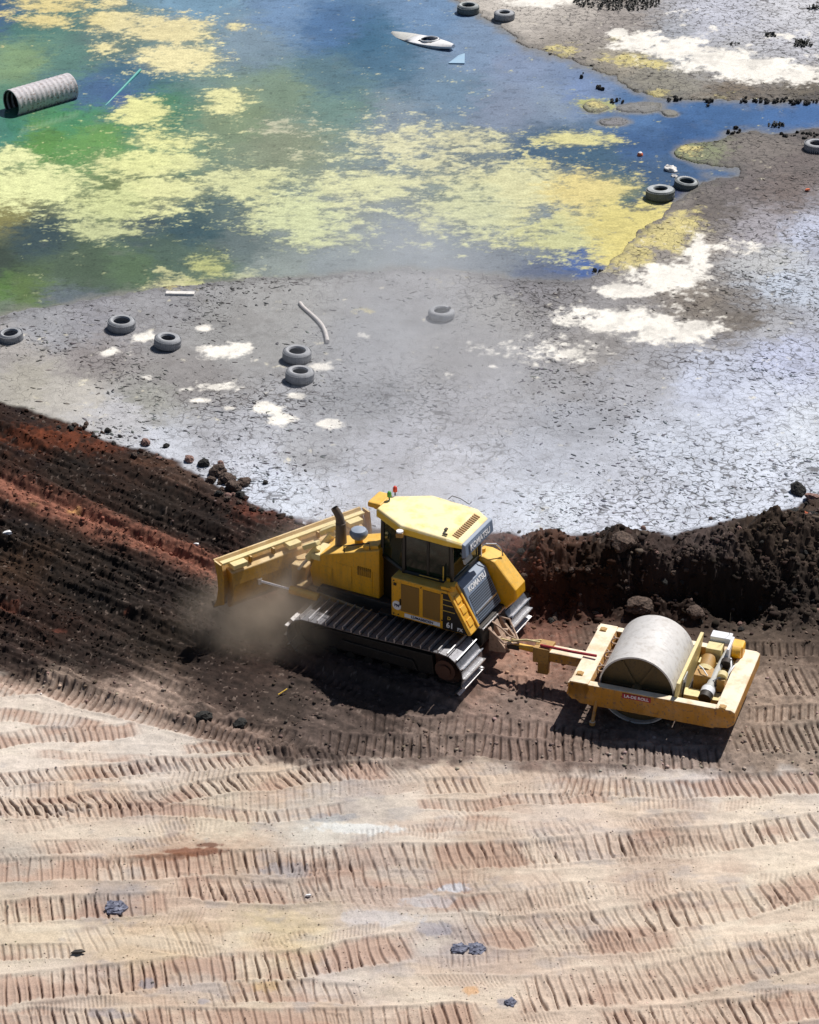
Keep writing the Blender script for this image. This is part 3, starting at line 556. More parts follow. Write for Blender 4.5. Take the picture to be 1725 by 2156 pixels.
#@@OBJECTS
# ------------------------------------------------------------------ mesh helpers
class MB:
    def __init__(s): s.v = []; s.f = []; s.m = []; s.sm = []
    def add(s, vs, fs, mi=0, smooth=False, mx=None):
        o = len(s.v)
        for p in vs:
            p = Vector(p); s.v.append(mx @ p if mx is not None else p)
        for f in fs: s.f.append([o + i for i in f]); s.m.append(mi); s.sm.append(smooth)
        return s
    def box(s, c, d, rot=None, mi=0):
        x, y, z = [k / 2 for k in d]
        vs = [(-x,-y,-z),(x,-y,-z),(x,y,-z),(-x,y,-z),(-x,-y,z),(x,-y,z),(x,y,z),(-x,y,z)]
        mx = Matrix.Translation(c)
        if rot is not None: mx = mx @ Euler(rot).to_matrix().to_4x4()
        return s.add(vs, [(0,3,2,1),(4,5,6,7),(0,1,5,4),(1,2,6,5),(2,3,7,6),(3,0,4,7)], mi, False, mx)
    def hexa(s, p8, mi=0):
        return s.add(p8, [(0,3,2,1),(4,5,6,7),(0,1,5,4),(1,2,6,5),(2,3,7,6),(3,0,4,7)], mi)
    def prism(s, poly, a, b, axis='y', mi=0, caps=True, top_scale=None):
        """polygon extruded from a to b; axis y: poly in (x,z); axis z: poly in (x,y); axis x: poly in (y,z)"""
        n = len(poly)
        def P(p, t):
            return (p[0], t, p[1]) if axis == 'y' else (p[0], p[1], t) if axis == 'z' else (t, p[0], p[1])
        vs = [P(p, a) for p in poly] + [P((p[0] * (top_scale or 1), p[1] * (top_scale or 1)), b) for p in poly]
        fs = [(i, (i + 1) % n, n + (i + 1) % n, n + i) for i in range(n)]
        if caps: fs += [tuple(range(n))[::-1], tuple(range(n, 2 * n))]
        return s.add(vs, fs, mi)
    def tube(s, pts, r, n=12, mi=0, cap=True):
        pts = [Vector(p) for p in pts]; k = len(pts); rr = r if isinstance(r, (list, tuple)) else [r] * k
        vs = []; up = None
        for i, p in enumerate(pts):
            d = (pts[min(i + 1, k - 1)] - pts[max(i - 1, 0)]).normalized()
            if up is None or abs(up.dot(d)) > .95:
                up = Vector((0, 0, 1)) if abs(d.z) < .9 else Vector((1, 0, 0))
            a = d.cross(up).normalized(); b = a.cross(d).normalized(); up = b
            for j in range(n):
                t = 2 * math.pi * j / n; vs.append(p + (a * math.cos(t) + b * math.sin(t)) * rr[i])
        fs = [(i * n + j, i * n + (j + 1) % n, (i + 1) * n + (j + 1) % n, (i + 1) * n + j) for i in range(k - 1) for j in range(n)]
        s.add(vs, fs, mi, True)
        if cap: s.add(vs[:n], [tuple(range(n))], mi); s.add(vs[-n:], [tuple(range(n))[::-1]], mi)
        return s
    def lathe(s, prof, n=40, mi=0, mx=None, smooth=True, arc=(0, 2 * math.pi), close=True):
        """profile of (radius, height) turned round z"""
        k = len(prof); full = abs(arc[1] - arc[0] - 2 * math.pi) < 1e-6; m = n if full else n + 1
        vs = []
        for i in range(m):
            t = arc[0] + (arc[1] - arc[0]) * i / n
            for r, h in prof: vs.append((r * math.cos(t), r * math.sin(t), h))
        fs = []
        for i in range(n):
            a = i; b = (i + 1) % m
            for j in range(k if close else k - 1):
                j2 = (j + 1) % k; fs.append((a * k + j, b * k + j, b * k + j2, a * k + j2))
        s.add(vs, fs, mi, smooth, mx)
        if not full and close:
            s.add([vs[j] for j in range(k)], [tuple(range(k))], mi, False, mx); s.add([vs[(m - 1) * k + j] for j in range(k)], [tuple(range(k))[::-1]], mi, False, mx)
        return s
    def build(s, name, mats, parent=None, bevel=0, loc=None):
        me = bpy.data.meshes.new(name); me.from_pydata([tuple(p) for p in s.v], [], s.f)
        for mm in (mats if isinstance(mats, (list, tuple)) else [mats]): me.materials.append(M[mm] if isinstance(mm, str) else mm)
        me.polygons.foreach_set('material_index', s.m); me.polygons.foreach_set('use_smooth', s.sm)
        bm = bmesh.new(); bm.from_mesh(me); bmesh.ops.recalc_face_normals(bm, faces=bm.faces)
        for e in bm.edges:
            if len(e.link_faces) == 2 and e.calc_face_angle(0) > R(40): e.smooth = False
        bm.to_mesh(me); bm.free(); me.update()
        o = bpy.data.objects.new(name, me); COL.objects.link(o)
        if parent is not None: o.parent = parent
        if loc is not None: o.location = loc
        if bevel:
            b = o.modifiers.new('bevel', 'BEVEL'); b.width = bevel; b.segments = 2; b.limit_method = 'ANGLE'; b.angle_limit = R(40)
        return o
def tag(o, label, cat, group=None, kind=None):
    if label: o['label'] = label
    if cat: o['category'] = cat
    if group: o['group'] = group
    if kind: o['kind'] = kind
    return o
def empty(name, loc, rz, label, cat, group=None):
    o = bpy.data.objects.new(name, None); COL.objects.link(o); o.location = loc; o.rotation_euler = (0, 0, rz)
    o.empty_display_size = .3
    return tag(o, label, cat, group)
def lettering(text, size, mx, material, parent, name='lettering', thick=.003, squeeze=1.0, align='CENTER'):
    cu = bpy.data.curves.new('txt', 'FONT'); cu.body = text; cu.size = size; cu.extrude = thick; cu.align_x = align; cu.align_y = 'CENTER'; cu.offset = size * .025
    t = bpy.data.objects.new('txt', cu); COL.objects.link(t)
    bpy.context.view_layer.update()
    me = bpy.data.meshes.new_from_object(t.evaluated_get(bpy.context.evaluated_depsgraph_get()))
    bpy.data.objects.remove(t); bpy.data.curves.remove(cu)
    me.transform(mx @ Matrix.Diagonal((squeeze, 1, 1, 1))); me.materials.clear(); me.materials.append(M[material]); me.name = name
    o = bpy.data.objects.new(name, me); COL.objects.link(o); o.parent = parent
    return o
def frame_mx(o, xdir, ydir):
    """matrix taking text x,y to the given directions at origin o"""
    x = Vector(xdir).normalized(); z = x.cross(Vector(ydir)).normalized(); y = z.cross(x)
    m = Matrix((x, y, z)).transposed().to_4x4(); m.translation = Vector(o); return m

# ------------------------------------------------------------------ bulldozer (x forward, y to its left, z up)
DZ = empty('bulldozer', (-.0456, -4.2454, ZT), R(152.2), 'yellow crawler bulldozer with angled blade and dusty cab towing the roller', 'bulldozer')
def track(side):
    cy = 1.07 * side; yo, yi = cy - .43, cy + .43
    # loop path of the shoes
    rs, rf = .47, .41; cs = (-1.53, .53); cf = (1.50, .47)
    pts = []
    for i in range(13): t = math.pi * .5 + math.pi * i / 12; pts.append((cs[0] + rs * math.cos(t), cs[1] + rs * math.sin(t)))
    pts += [(-1.0 + .5 * i, .06) for i in range(5)]
    for i in range(13): t = -math.pi * .5 + math.pi * i / 12; pts.append((cf[0] + rf * math.cos(t), cf[1] + rf * math.sin(t)))
    pts += [(.9, .90), (.3, .915), (-.3, .94), (-.9, .985)]
    P = np.array(pts + [pts[0]]); sl = np.r_[0, np.cumsum(np.hypot(*np.diff(P, axis=0).T))]; Ltot = sl[-1]; n = int(round(Ltot / .19))
    ch = MB()
    for k in range(n):
        s0 = (k + .3) * Ltot / n
        x, z = [np.interp(s0 % Ltot, sl, P[:, j]) for j in (0, 1)]
        x2, z2 = [np.interp((s0 + .02) % Ltot, sl, P[:, j]) for j in (0, 1)]
        x1, z1 = [np.interp((s0 - .02) % Ltot, sl, P[:, j]) for j in (0, 1)]
        a = math.atan2(z2 - z1, x2 - x1)
        # outward is to the right of travel (path runs counter-clockwise seen from +y looking -y)
        mx = Matrix.Translation((x, cy, z)) @ Matrix.Rotation(-a, 4, 'Y')
        wv = Ltot / n
        def bx(c, d, mi):
            hx, hy, hz = d[0] / 2, d[1] / 2, d[2] / 2
            ch.add([(c[0] + sx * hx, c[1] + sy * hy, c[2] + sz * hz) for sz in (-1, 1) for sx, sy in ((-1, -1), (1, -1), (1, 1), (-1, 1))],
                   [(0,3,2,1),(4,5,6,7),(0,1,5,4),(1,2,6,5),(2,3,7,6),(3,0,4,7)], mi, False, mx)
        bx((0, 0, 0), (wv * .93, .86, .022), 0)
        o = OUT
        bx((wv * .36, 0, o * .045), (.022, .86, .075), 1)
        bx((0, .10, -o * .05), (wv * .9, .05, .09), 2); bx((0, -.10, -o * .05), (wv * .9, .05, .09), 2)
    tr = empty('crawler_track', (0, 0, 0), 0, None, None); tr.parent = DZ
    ch.build('shoe_chain', ['track', 'grouser', 'dark'], tr)
    fr = MB(); fr.prism([(-1.25,.28),(1.25,.24),(1.5,.40),(1.5,.56),(1.1,.66),(-1.2,.72)], cy - .17, cy + .17)
    fr.prism([(-.9,.30),(.9,.30),(.8,.52),(-.8,.52)], cy - .22, cy + .22)
    fr.build('roller_frame', 'dark', tr, .015)
    for k in range(6):
        rl = MB(); x = -1.0 + .4 * k; rl.tube([(x, cy - .2, .19), (x, cy + .2, .19)], .10, 14); rl.build('track_roller', 'dark', tr)
    for x in (-.5, .5): rl = MB(); rl.tube([(x, cy - .15, .82), (x, cy + .15, .82)], .07, 12); rl.build('carrier_roller', 'dark', tr)
    sp = MB(); prof = []
    for k in range(48):
        rr_ = .43 if (k % 4) in (0, 1) else .36; t = 2 * math.pi * k / 48; prof.append((cs[0] + rr_ * math.cos(t), cs[1] + rr_ * math.sin(t)))
    sp.prism(prof, cy - .04, cy + .04); sp.tube([(cs[0], cy - .26, cs[1]), (cs[0], cy + .26, cs[1])], .22, 20); sp.tube([(cs[0], cy - .30, cs[1]), (cs[0], cy + .30, cs[1])], .13, 16)
    sp.build('drive_sprocket', 'dkrust', tr)
    idl = MB(); idl.tube([(cf[0], cy - .07, cf[1]), (cf[0], cy + .07, cf[1])], .36, 28); idl.tube([(cf[0], cy - .15, cf[1]), (cf[0], cy + .15, cf[1])], .12, 16)
    idl.build('idler_wheel', 'dark', tr)
    return tr
OUT = -1
for sd_ in (1, -1): track(sd_)
# chassis
hb = MB(); hb.prism([(-1.75,.55),(1.7,.55),(1.9,.8),(1.7,1.12),(-1.9,1.15),(-1.95,.8)], -.52, .52)
hb.tube([(.3, -1.05, .6), (.3, 1.05, .6)], .09, 14); hb.tube([(-1.53, -1.05, .53), (-1.53, 1.05, .53)], .2, 18)
hb.build('main_frame', 'dark', DZ, .02)
# sloping nose
nose = empty('engine_hood', (0, 0, 0), 0, None, None); nose.parent = DZ
nb_ = MB(); hp = [(.40,1.05),(1.92,1.0),(2.0,1.35),(1.86,1.72),(1.70,1.80),(.40,2.24)]
nb_.prism(hp, -.43, .43); nb_.build('hood_shell', 'yellow', nose, .03)
hd = MB()
for a, b in ((.55, .95), (1.02, 1.42)):
    hd.box(((a + b) / 2, .434, 1.45), (b - a, .012, .50))
hd.box((1.60, .434, 1.35), (.26, .012, .40)); hd.build('side_hatch', 'yellow', nose, .006)
gl = MB()
for k in range(7): gl.box((.60 + .045 * k, .442, 1.66), (.016, .012, .20))
gl.build('side_vent', 'black', nose); gl = MB()
for k in range(8): gl.box((1.955 - .02 * abs(k - 4), 0, 1.08 + .075 * k), (.03, .62, .03), (0, R(-8), 0))
gl.build('nose_grille', 'black', nose)
hs = MB(); hs.prism([(1.60,1.75),(2.02,1.62),(2.02,1.42),(1.60,1.42)], -.36, .36); hs.build('nose_cap', 'blade', nose, .02)
hu = MB(); hu.box((.62, .20, 2.20), (.36, .34, .10), (0, R(15), 0)); hu.build('top_cover', 'yellow', nose, .015)
ex = MB(); ex.tube([(1.50, 0, 1.72), (1.50, 0, 2.34), (1.53, 0, 2.50), (1.63, .02, 2.68)], [.095, .095, .085, .075], 18, cap=False)
ex.tube([(1.50, 0, 1.66), (1.50, 0, 1.84)], .125, 18); ex.tube([(1.50, 0, 1.84), (1.50, 0, 2.36)], [.12, .105], 18)
ex.build('exhaust_stack', 'exhaust', DZ)
pc = MB(); pc.lathe([(0,.20),(.06,.20),(.15,.17),(.185,.11),(.185,.06),(.15,0),(0,0)], 28, mx=Matrix.Translation((1.08, .02, 2.16)), close=False)
pc.tube([(1.08, .02, 1.95), (1.08, .02, 2.17)], .085, 16, mi=1); pc.build('air_precleaner', ['slate', 'yellow'], DZ)
# left and right rear bodies
lb = empty('left_side_body', (0, 0, 0), 0, None, None); lb.parent = DZ
mbx = MB(); mbx.prism([(-.12,1.16),(-1.86,1.16),(-1.34,2.03),(-.12,2.03)], .52, .90); mbx.build('side_shell', 'yellow', lb, .02)
for a, b in ((-.34, -.74), (-.82, -1.20)):
    d = MB(); d.box(((a + b) / 2, .905, 1.63), (abs(b - a), .014, .62)); d.build('mesh_door', 'door', lb, .006)
hn = MB(); hn.box((-.33, .92, 1.52), (.02, .03, .14)); hn.build('door_handle', 'black', lb)
hn = MB(); hn.box((-.21, .915, 1.90), (.06, .02, .05)); hn.build('latch', 'black', lb)
bd = MB(); bd.prism([(-1.26,1.18),(-1.80,1.18),(-1.36,1.98),(-1.26,1.98)], .9, .908); bd.build('black_decal_panel', 'black', lb)
st = MB()
for k, wz in enumerate((1.60, 1.73, 1.85)): st = MB(); st.box((-1.26 - .5 * (.16 + .03 * (2 - k)) - .01, .911, wz), (.17 + .06 * (2 - k), .006, .016)); st.build('pinstripe', 'stickline', lb)
side = lambda x, z: frame_mx((x, .9135, z), (-1, 0, 0), (0, 0, 1))
lettering('61', .17, side(-1.42, 1.29), 'white', lb, 'model_number', squeeze=.95)
lettering('PX', .10, side(-1.64, 1.255), 'white', lb, 'model_letters', squeeze=.95)
lettering('D', .10, side(-1.40, 1.45), 'stickline', lb, 'model_letter', squeeze=1.)
bn = MB(); bn.box((-.81, .906, 1.245), (.78, .008, .085)); bn.build('dealer_banner', 'white', lb)
lettering('LUMASSIDEN', .076, side(-.81, 1.245), 'navy', lb, 'dealer_lettering', squeeze=1.1)
rs_ = MB(); rs_.tube([(-.25, .900, 1.42), (-.25, .909, 1.42)], .10, 24); rs_.build('round_sticker', 'white', lb)
lettering('PM', .085, side(-.25, 1.42), 'navy', lb, 'sticker_letters')
sk2 = MB(); sk2.box((-.41, .906, 1.36), (.15, .006, .08)); sk2.build('small_sticker', 'slate', lb)
# lit sloping rear faces of the left body with lamp recess
lr = MB(); sl_ = Vector((-1.86 + 1.34, 0, 1.16 - 2.03)).normalized()
def slope(t, y, off=0.):
    p = Vector((-1.34, 0, 2.03)) + sl_ * t; nrm = Vector((sl_.z, 0, -sl_.x)); return Vector((p.x, y, p.z)) + nrm * off
for y0, y1 in ((.52, .58), (.84, .90)):
    lr.hexa([slope(.02, y0), slope(.98, y0), slope(.98, y1), slope(.02, y1), slope(.02, y0, .04), slope(.98, y0, .04), slope(.98, y1, .04), slope(.02, y1, .04)])
lr.build('rear_flange', 'yellow', lb, .008)
lm = MB()
for t in (.18, .42, .70): lm.hexa([slope(t, .62), slope(t + .16, .62), slope(t + .16, .80), slope(t, .80), slope(t, .62, .03), slope(t + .16, .62, .03), slope(t + .16, .80, .03), slope(t, .80, .03)])
lm.build('rear_latch_cover', 'yellow', lb, .01)
tl = MB()
tl.box((-1.30, .72, 2.07), (.22, .30, .07)); tl.tube([(-1.42, .80, 2.03), (-1.42, .80, 2.14)], .05, 12); tl.tube([(-1.24, .62, 2.10), (-1.24, .62, 2.17)], .045, 12)
tl.build('filler_caps', 'yellow', lb, .012)
rb = empty('right_fuel_tank', (0, 0, 0), 0, None, None); rb.parent = DZ
tk = MB(); tk.prism([(-.1,1.16),(-1.92,1.02),(-2.16,1.30),(-2.14,1.52),(-1.66,2.04),(-1.42,2.10),(-.1,2.03)], -.97, -.52); tk.build('tank_shell', 'yellow', rb, .035)
cp = MB(); cp.tube([(-1.30, -.72, 2.08), (-1.30, -.72, 2.18)], .07, 16); cp.box((-1.18, -.60, 2.12), (.2, .16, .1)); cp.build('filler_cap', 'yellow', rb, .01)
rl_ = MB(); rl_.tube([(-1.36, -.56, 2.08), (-1.36, -.56, 2.30), (-1.44, -.60, 2.36), (-1.60, -.72, 2.34), (-1.68, -.80, 2.20), (-1.70, -.82, 2.05)], .016, 8); rl_.build('grab_rail', 'chrome', rb)
for px_, pz_ in ((-.18, 1.22), (-.18, 1.97), (-1.24, 1.97), (-.78, 1.97), (-.28, 1.22), (-1.24, 1.36)):
    b_ = MB(); b_.tube([(px_, .90, pz_), (px_, .915, pz_)], .014, 8); b_.build('bolt', 'dark', lb)
stp = MB(); stp.box((.10, .62, 1.02), (.34, .22, .03)); stp.box((.10, .70, .99), (.34, .03, .08)); stp.build('step', 'dark', DZ, .004)
for y_ in (.50, -.50):
    h_ = MB(); h_.tube([(.55, y_ * .9, 1.10), (.9, y_, 1.02), (1.4, y_ * 1.02, 1.06), (1.75, y_ * 1.1, 1.0)], .022, 8); h_.build('hydraulic_hose', 'dark', DZ)
hr = MB(); hr.tube([(.62, .40, 2.18), (.62, .42, 2.34), (1.20, .42, 2.12), (1.20, .40, 1.97)], .014, 6); hr.build('hood_handrail', 'dark', nose)
# rear radiator guard
rg = empty('radiator_guard', (0, 0, 0), 0, None, None); rg.parent = DZ
rh = MB(); rh.prism([(-1.15,1.2),(-1.80,1.15),(-1.84,1.22),(-1.50,1.93),(-1.36,2.0),(-1.15,2.0)], -.50, .50); rh.build('guard_shell', 'slate', rg, .015)
gd0 = Vector((-1.84, 0, 1.22)) - Vector((-1.50, 0, 1.93)); gl_ = gd0.length; gdn = gd0.normalized(); gn = Vector((gdn.z, 0, -gdn.x))
if gn.x > 0: gn = -gn
def gp(t, y, off): p = Vector((-1.50, y, 1.93)) + gdn * t + gn * off; return p
gm = MB(); gm.hexa([gp(.20, -.44, 0), gp(gl_ - .02, -.44, 0), gp(gl_ - .02, .44, 0), gp(.20, .44, 0), gp(.20, -.44, .012), gp(gl_ - .02, -.44, .012), gp(gl_ - .02, .44, .012), gp(.20, .44, .012)])
gm.build('perforated_grille', 'guard', rg)
gf = MB(); gf.hexa([gp(.56, -.45, .012), gp(.60, -.45, .012), gp(.60, .45, .012), gp(.56, .45, .012), gp(.56, -.45, .03), gp(.60, -.45, .03), gp(.60, .45, .03), gp(.56, .45, .03)])
gf.box((-1.92, -.02, 1.10), (.03, 1.0, .04)); gf.build('grille_bar', 'chrome', rg, .004)
lettering('KOMATSU', .155, frame_mx(gp(.10, 0, .006), (0, -1, 0), -gdn), 'white', rg, 'maker_lettering', squeeze=1.02)
# hitch and hoses behind
ht = empty('rear_hitch', (0, 0, 0), 0, None, None); ht.parent = DZ
hh_ = MB(); hh_.box((-2.08, 0, .62), (.34, .42, .12)); hh_.box((-2.05, .0, .80), (.22, .5, .06)); hh_.prism([(-1.95,.5),(-2.3,.56),(-2.3,.66),(-1.95,1.05)], .20, .26); hh_.prism([(-1.95,.5),(-2.3,.56),(-2.3,.66),(-1.95,1.05)], -.26, -.20)
hh_.prism([(-1.95,.5),(-2.12,.5),(-2.30,.56),(-1.99,1.12)], -.03, .12); hh_.build('hitch_bracket', 'rust', ht, .01)
ho = MB()
ho.tube([(-1.95, .30, 1.05), (-2.10, .34, .98), (-2.28, .28, .80), (-2.40, .10, .72), (-2.50, .02, .72)], .022, 8)
ho.tube([(-1.95, -.20, 1.05), (-2.15, -.24, 1.02), (-2.32, -.14, .84), (-2.46, .0, .78)], .020, 8)
ho.tube([(-1.95, .12, 1.10), (-2.16, .20, 1.08), (-2.34, .14, .90), (-2.52, .02, .78)], .018, 8)
ho.build('hydraulic_hoses', 'rust', ht)
# cab
cb = empty('cab', (0, 0, 0), 0, None, None); cb.parent = DZ
plan = [(.42,.24),(-.26,.62),(-1.30,.60),(-1.30,-.60),(-.26,-.62),(.42,-.24)]
bse = MB(); bse.prism(plan, 1.10, 2.05, 'z'); bse.build('cab_base', 'black', cb, .015)
top = [(x * .97 - .0, y * .97) for x, y in plan]
pil = MB()
for k, (x, y) in enumerate(plan):
    x2, y2 = top[k]; pil.tube([(x, y, 2.0), (x2, y2, 2.96)], .048, 8)
pil.tube([(-.78, .61, 2.0), (-.78, .60, 2.96)], .03, 8); pil.tube([(-.78, -.61, 2.0), (-.78, -.60, 2.96)], .03, 8)
for zz, pp in ((2.06, plan), (2.90, top)):
    for k in range(6):
        a, b = pp[k], pp[(k + 1) % 6]; pil.tube([(a[0], a[1], zz), (b[0], b[1], zz)], .045, 6)
pil.build('cab_pillars', 'black', cb)
for k in range(6):
    a, b = Vector((*plan[k], 0)), Vector((*plan[(k + 1) % 6], 0)); d = (b - a).normalized(); nn = Vector((d.y, -d.x, 0)) * .006
    a2 = a + d * .05; b2 = b - d * .05
    g = MB(); lo, hi = 2.10, 2.87
    g.hexa([(a2.x - nn.x, a2.y - nn.y, lo), (b2.x - nn.x, b2.y - nn.y, lo), (b2.x + nn.x, b2.y + nn.y, lo), (a2.x + nn.x, a2.y + nn.y, lo), (a2.x * .97 - nn.x, a2.y * .97 - nn.y, hi), (b2.x * .97 - nn.x, b2.y * .97 - nn.y, hi), (b2.x * .97 + nn.x, b2.y * .97 + nn.y, hi), (a2.x * .97 + nn.x, a2.y * .97 + nn.y, hi)])
    g.build('window', 'glass', cb)
sg = MB(); sg.box((-.55, 0, 2.12), (.5, .5, .12)); sg.box((-.80, 0, 2.42), (.12, .46, .55), (0, R(-8), 0)); sg.box((.05, 0, 2.15), (.2, .6, .3)); sg.build('driver_seat', 'dark', cb, .03)
gr = MB(); gr.tube([(-.62, .665, 2.09), (-1.04, .655, 2.09)], .010, 8); gr.tube([(-1.14, .66, 2.10), (-1.14, .66, 2.42)], .012, 8); gr.build('grab_handle', 'stickline', cb)
rfp = [(.54,.28),(-.20,.68),(-1.22,.68),(-1.52,.58),(-1.52,-.58),(-1.22,-.70),(-.20,-.72),(.54,-.28)]
rf_ = empty('cab_roof', (0, 0, 0), 0, None, None); rf_.parent = DZ
def rz_(x): return 3.09 if x > -1.1 else 3.09 - (-1.1 - x) * .28
rm = MB(); n = len(rfp); lo = [(x, y, 2.90 - (0 if x > -1.4 else .04)) for x, y in rfp]; mid = [(x, y, rz_(x) - .045) for x, y in rfp]; hi = [(x * .96 - .01, y * .95, rz_(x)) for x, y in rfp]
rm.add(lo + mid + hi, [(i, (i + 1) % n, n + (i + 1) % n, n + i) for i in range(n)] + [(n + i, n + (i + 1) % n, 2 * n + (i + 1) % n, 2 * n + i) for i in range(n)] + [tuple(range(n))[::-1], (2*n, 2*n+1, 2*n+6, 2*n+7), (2*n+1, 2*n+2, 2*n+5, 2*n+6), (2*n+2, 2*n+3, 2*n+4, 2*n+5)])
rm.build('roof_panel', 'roof', rf_, .02)
vs_ = MB()
for k in range(14): vs_.box((-1.30, -.46 + .07 * k, 3.036), (.14, .03, .012), (0, R(-15.6), 0))
vs_.build('roof_vents', 'ochre', rf_)
for c_, d_ in (((-1.06, .40, 3.10), (.05, .08, .03)), ((-1.12, .56, 3.09), (.10, .03, .03))): vs_ = MB(); vs_.box(c_, d_); vs_.build('roof_bracket', 'dark', rf_)
fa = MB(); fa.prism([(-1.50,2.66),(-1.60,2.70),(-1.57,2.96),(-1.50,2.99)], -.60, .60); fa.build('rear_fascia', 'slate', rf_, .015)
fb = MB(); fb.hexa([(-1.606,-.44,2.73),(-1.583,-.44,2.93),(-1.583,.44,2.93),(-1.606,.44,2.73),(-1.612,-.44,2.73),(-1.589,-.44,2.93),(-1.589,.44,2.93),(-1.612,.44,2.73)]); fb.build('name_strip', 'slate', rf_)
lettering('KOMATSU', .165, frame_mx((-1.604, 0, 2.83), (0, -1, 0), (.023, 0, .2)), 'white', rf_, 'maker_lettering', squeeze=1.1)
lbx = MB(); lbx.box((.66, -.10, 3.04), (.30, .50, .12)); lbx.box((.60, -.1, 2.96), (.2, .4, .06)); lbx.build('lamp_housing', 'yellow', rf_, .03)
for yy, mt_ in ((-.12, 'green'), (-.36, 'redlens')):
    be = MB(); be.tube([(.46, yy, 3.08), (.46, yy, 3.18)], .015, 8, mi=1); be.lathe([(0,.12),(.03,.11),(.045,.07),(.045,0),(0,0)], 16, mx=Matrix.Translation((.46, yy, 3.17)), close=False); be.build('beacon_lamp', [mt_, 'black'], rf_)
wl = MB(); wl.box((-.24, .76, 2.95), (.14, .13, .10), (0, 0, R(20))); wl.tube([(-.24, .76, 3.0), (-.24, .76, 3.03)], .07, 14, mi=1); wl.build('work_lamp', ['ochre', 'white'], rf_, .01)
wr_ = MB(); wr_.tube([(-.55, -.70, 3.09), (-.62, -.72, 3.17), (-.80, -.73, 3.15), (-1.0, -.72, 3.08), (-1.06, -.70, 3.16)], .008, 6); wr_.build('roof_cable', 'dark', rf_)
mr = MB(); mr.tube([(-1.35, .35, 2.62), (-1.48, .40, 2.55)], .012, 6); mr.box((-1.50, .33, 2.52), (.04, .30, .10), (0, R(20), 0)); mr.build('mirror', 'grey', cb)
# blade: angled, lifted clear of the ground
BA = R(25.6)
bl = empty('dozer_blade', (0, 0, 0), 0, None, None); bl.parent = DZ
Bm = Matrix.Translation((2.72, -.12, 0)) @ Matrix.Rotation(-BA, 4, 'Z')     # local x forward of the blade, y along it
bw = 1.80
pf = []
for i in range(11):
    t = i / 10; z = .62 + 1.06 * t; x = .10 - .20 * math.sin(math.pi * (t * .85 + .10)) + .10 * (1 - t) ** 2 + .08 * t ** 3; pf.append((x, z))
bk = [(x - .035, z) for x, z in pf]
mo = MB(); pl = pf + bk[::-1]; nn_ = len(pl)
mo.add([(x, -bw, z) for x, z in pl] + [(x, bw, z) for x, z in pl], [(i, (i + 1) % nn_, nn_ + (i + 1) % nn_, nn_ + i) for i in range(nn_)] + [tuple(range(nn_)), tuple(range(nn_, 2 * nn_))[::-1]], 0, False, Bm)
mo.build('moldboard', 'blade', bl)
bb = MB()
def bbx(c, d, rot=(0, 0, 0), mb=None):
    (mb or bb).add(*_bx(c, d, rot), 0, False, Bm)
def _bx(c, d, rot):
    x, y, z = [k / 2 for k in d]; vs = [(-x,-y,-z),(x,-y,-z),(x,y,-z),(-x,y,-z),(-x,-y,z),(x,-y,z),(x,y,z),(-x,y,z)]
    mx = Matrix.Translation(c) @ Euler(rot).to_matrix().to_4x4()
    return [mx @ Vector(v) for v in vs], [(0,3,2,1),(4,5,6,7),(0,1,5,4),(1,2,6,5),(2,3,7,6),(3,0,4,7)]
bbx((-.06, 0, 1.655), (.12, 3.5, .05)); bb.build('top_rail', 'cream', bl, .008)
b2_ = MB(); _v = [(-.02,.62),(-.10,.60),(-.26,.80),(-.30,1.20),(-.24,1.46),(-.14,1.50),(-.02,1.50)]; b2_.add([(x, -1.62, z) for x, z in _v] + [(x, 1.62, z) for x, z in _v], [(i, (i + 1) % 7, 7 + (i + 1) % 7, 7 + i) for i in range(7)] + [tuple(range(7)), tuple(range(7, 14))[::-1]], 0, False, Bm); b2_.build('back_casing', 'blade', bl, .02)
for y in (-1.1, -.55, .55, 1.1):
    rbm = MB(); bbx((-.14, y, 1.58), (.10, .04, .14), mb=rbm); rbm.build('stiffener_rib', 'blade', bl, .006)
for y, wd in ((1.42, .34), (-1.42, .34), (.10, .30)):
    e_ = MB(); bbx((-.17, y, 1.60), (.24, wd, .10), mb=e_); e_.build('gusset_cap', 'cream', bl, .012)
for y in (1, -1):
    e_ = MB(); vs = [(x, y * bw, z) for x, z in [(.14,.58),(.02,.8),(-.06,1.1),(-.04,1.4),(.06,1.70),(-.18,1.70),(-.24,1.3),(-.22,.8)]]
    e_.add(vs + [(a, b + y * .04, c) for a, b, c in vs], [tuple(range(8)), tuple(range(8, 16))[::-1]] + [(i, (i + 1) % 8, 8 + (i + 1) % 8, 8 + i) for i in range(8)], 0, False, Bm); e_.build('end_plate', 'blade', bl, .006)
ce = MB(); bbx((.20, 0, .60), (.10, 3.62, .14), (0, R(35), 0), mb=ce); ce.build('cutting_edge', 'dark', bl, .006)
pivot = MB(); pivot.box((2.32, 0, .98), (.34, .66, .66)); pivot.tube([(2.44, 0, .62), (2.44, 0, 1.34)], .14, 18); pivot.build('pivot_tower', 'blade', bl, .03)
cf_ = MB()
for y in (.56, -.56):
    cf_.hexa([(-.2, y - .07, .55), (2.2, y * .8 - .07, .72), (2.2, y * .8 + .07, .72), (-.2, y + .07, .55), (-.2, y - .07, .78), (2.2, y * .8 - .07, 1.0), (2.2, y * .8 + .07, 1.0), (-.2, y + .07, .78)])
cf_.box((2.12, 0, .86), (.24, 1.1, .28)); cf_.build('push_frame', 'blade', bl, .02)
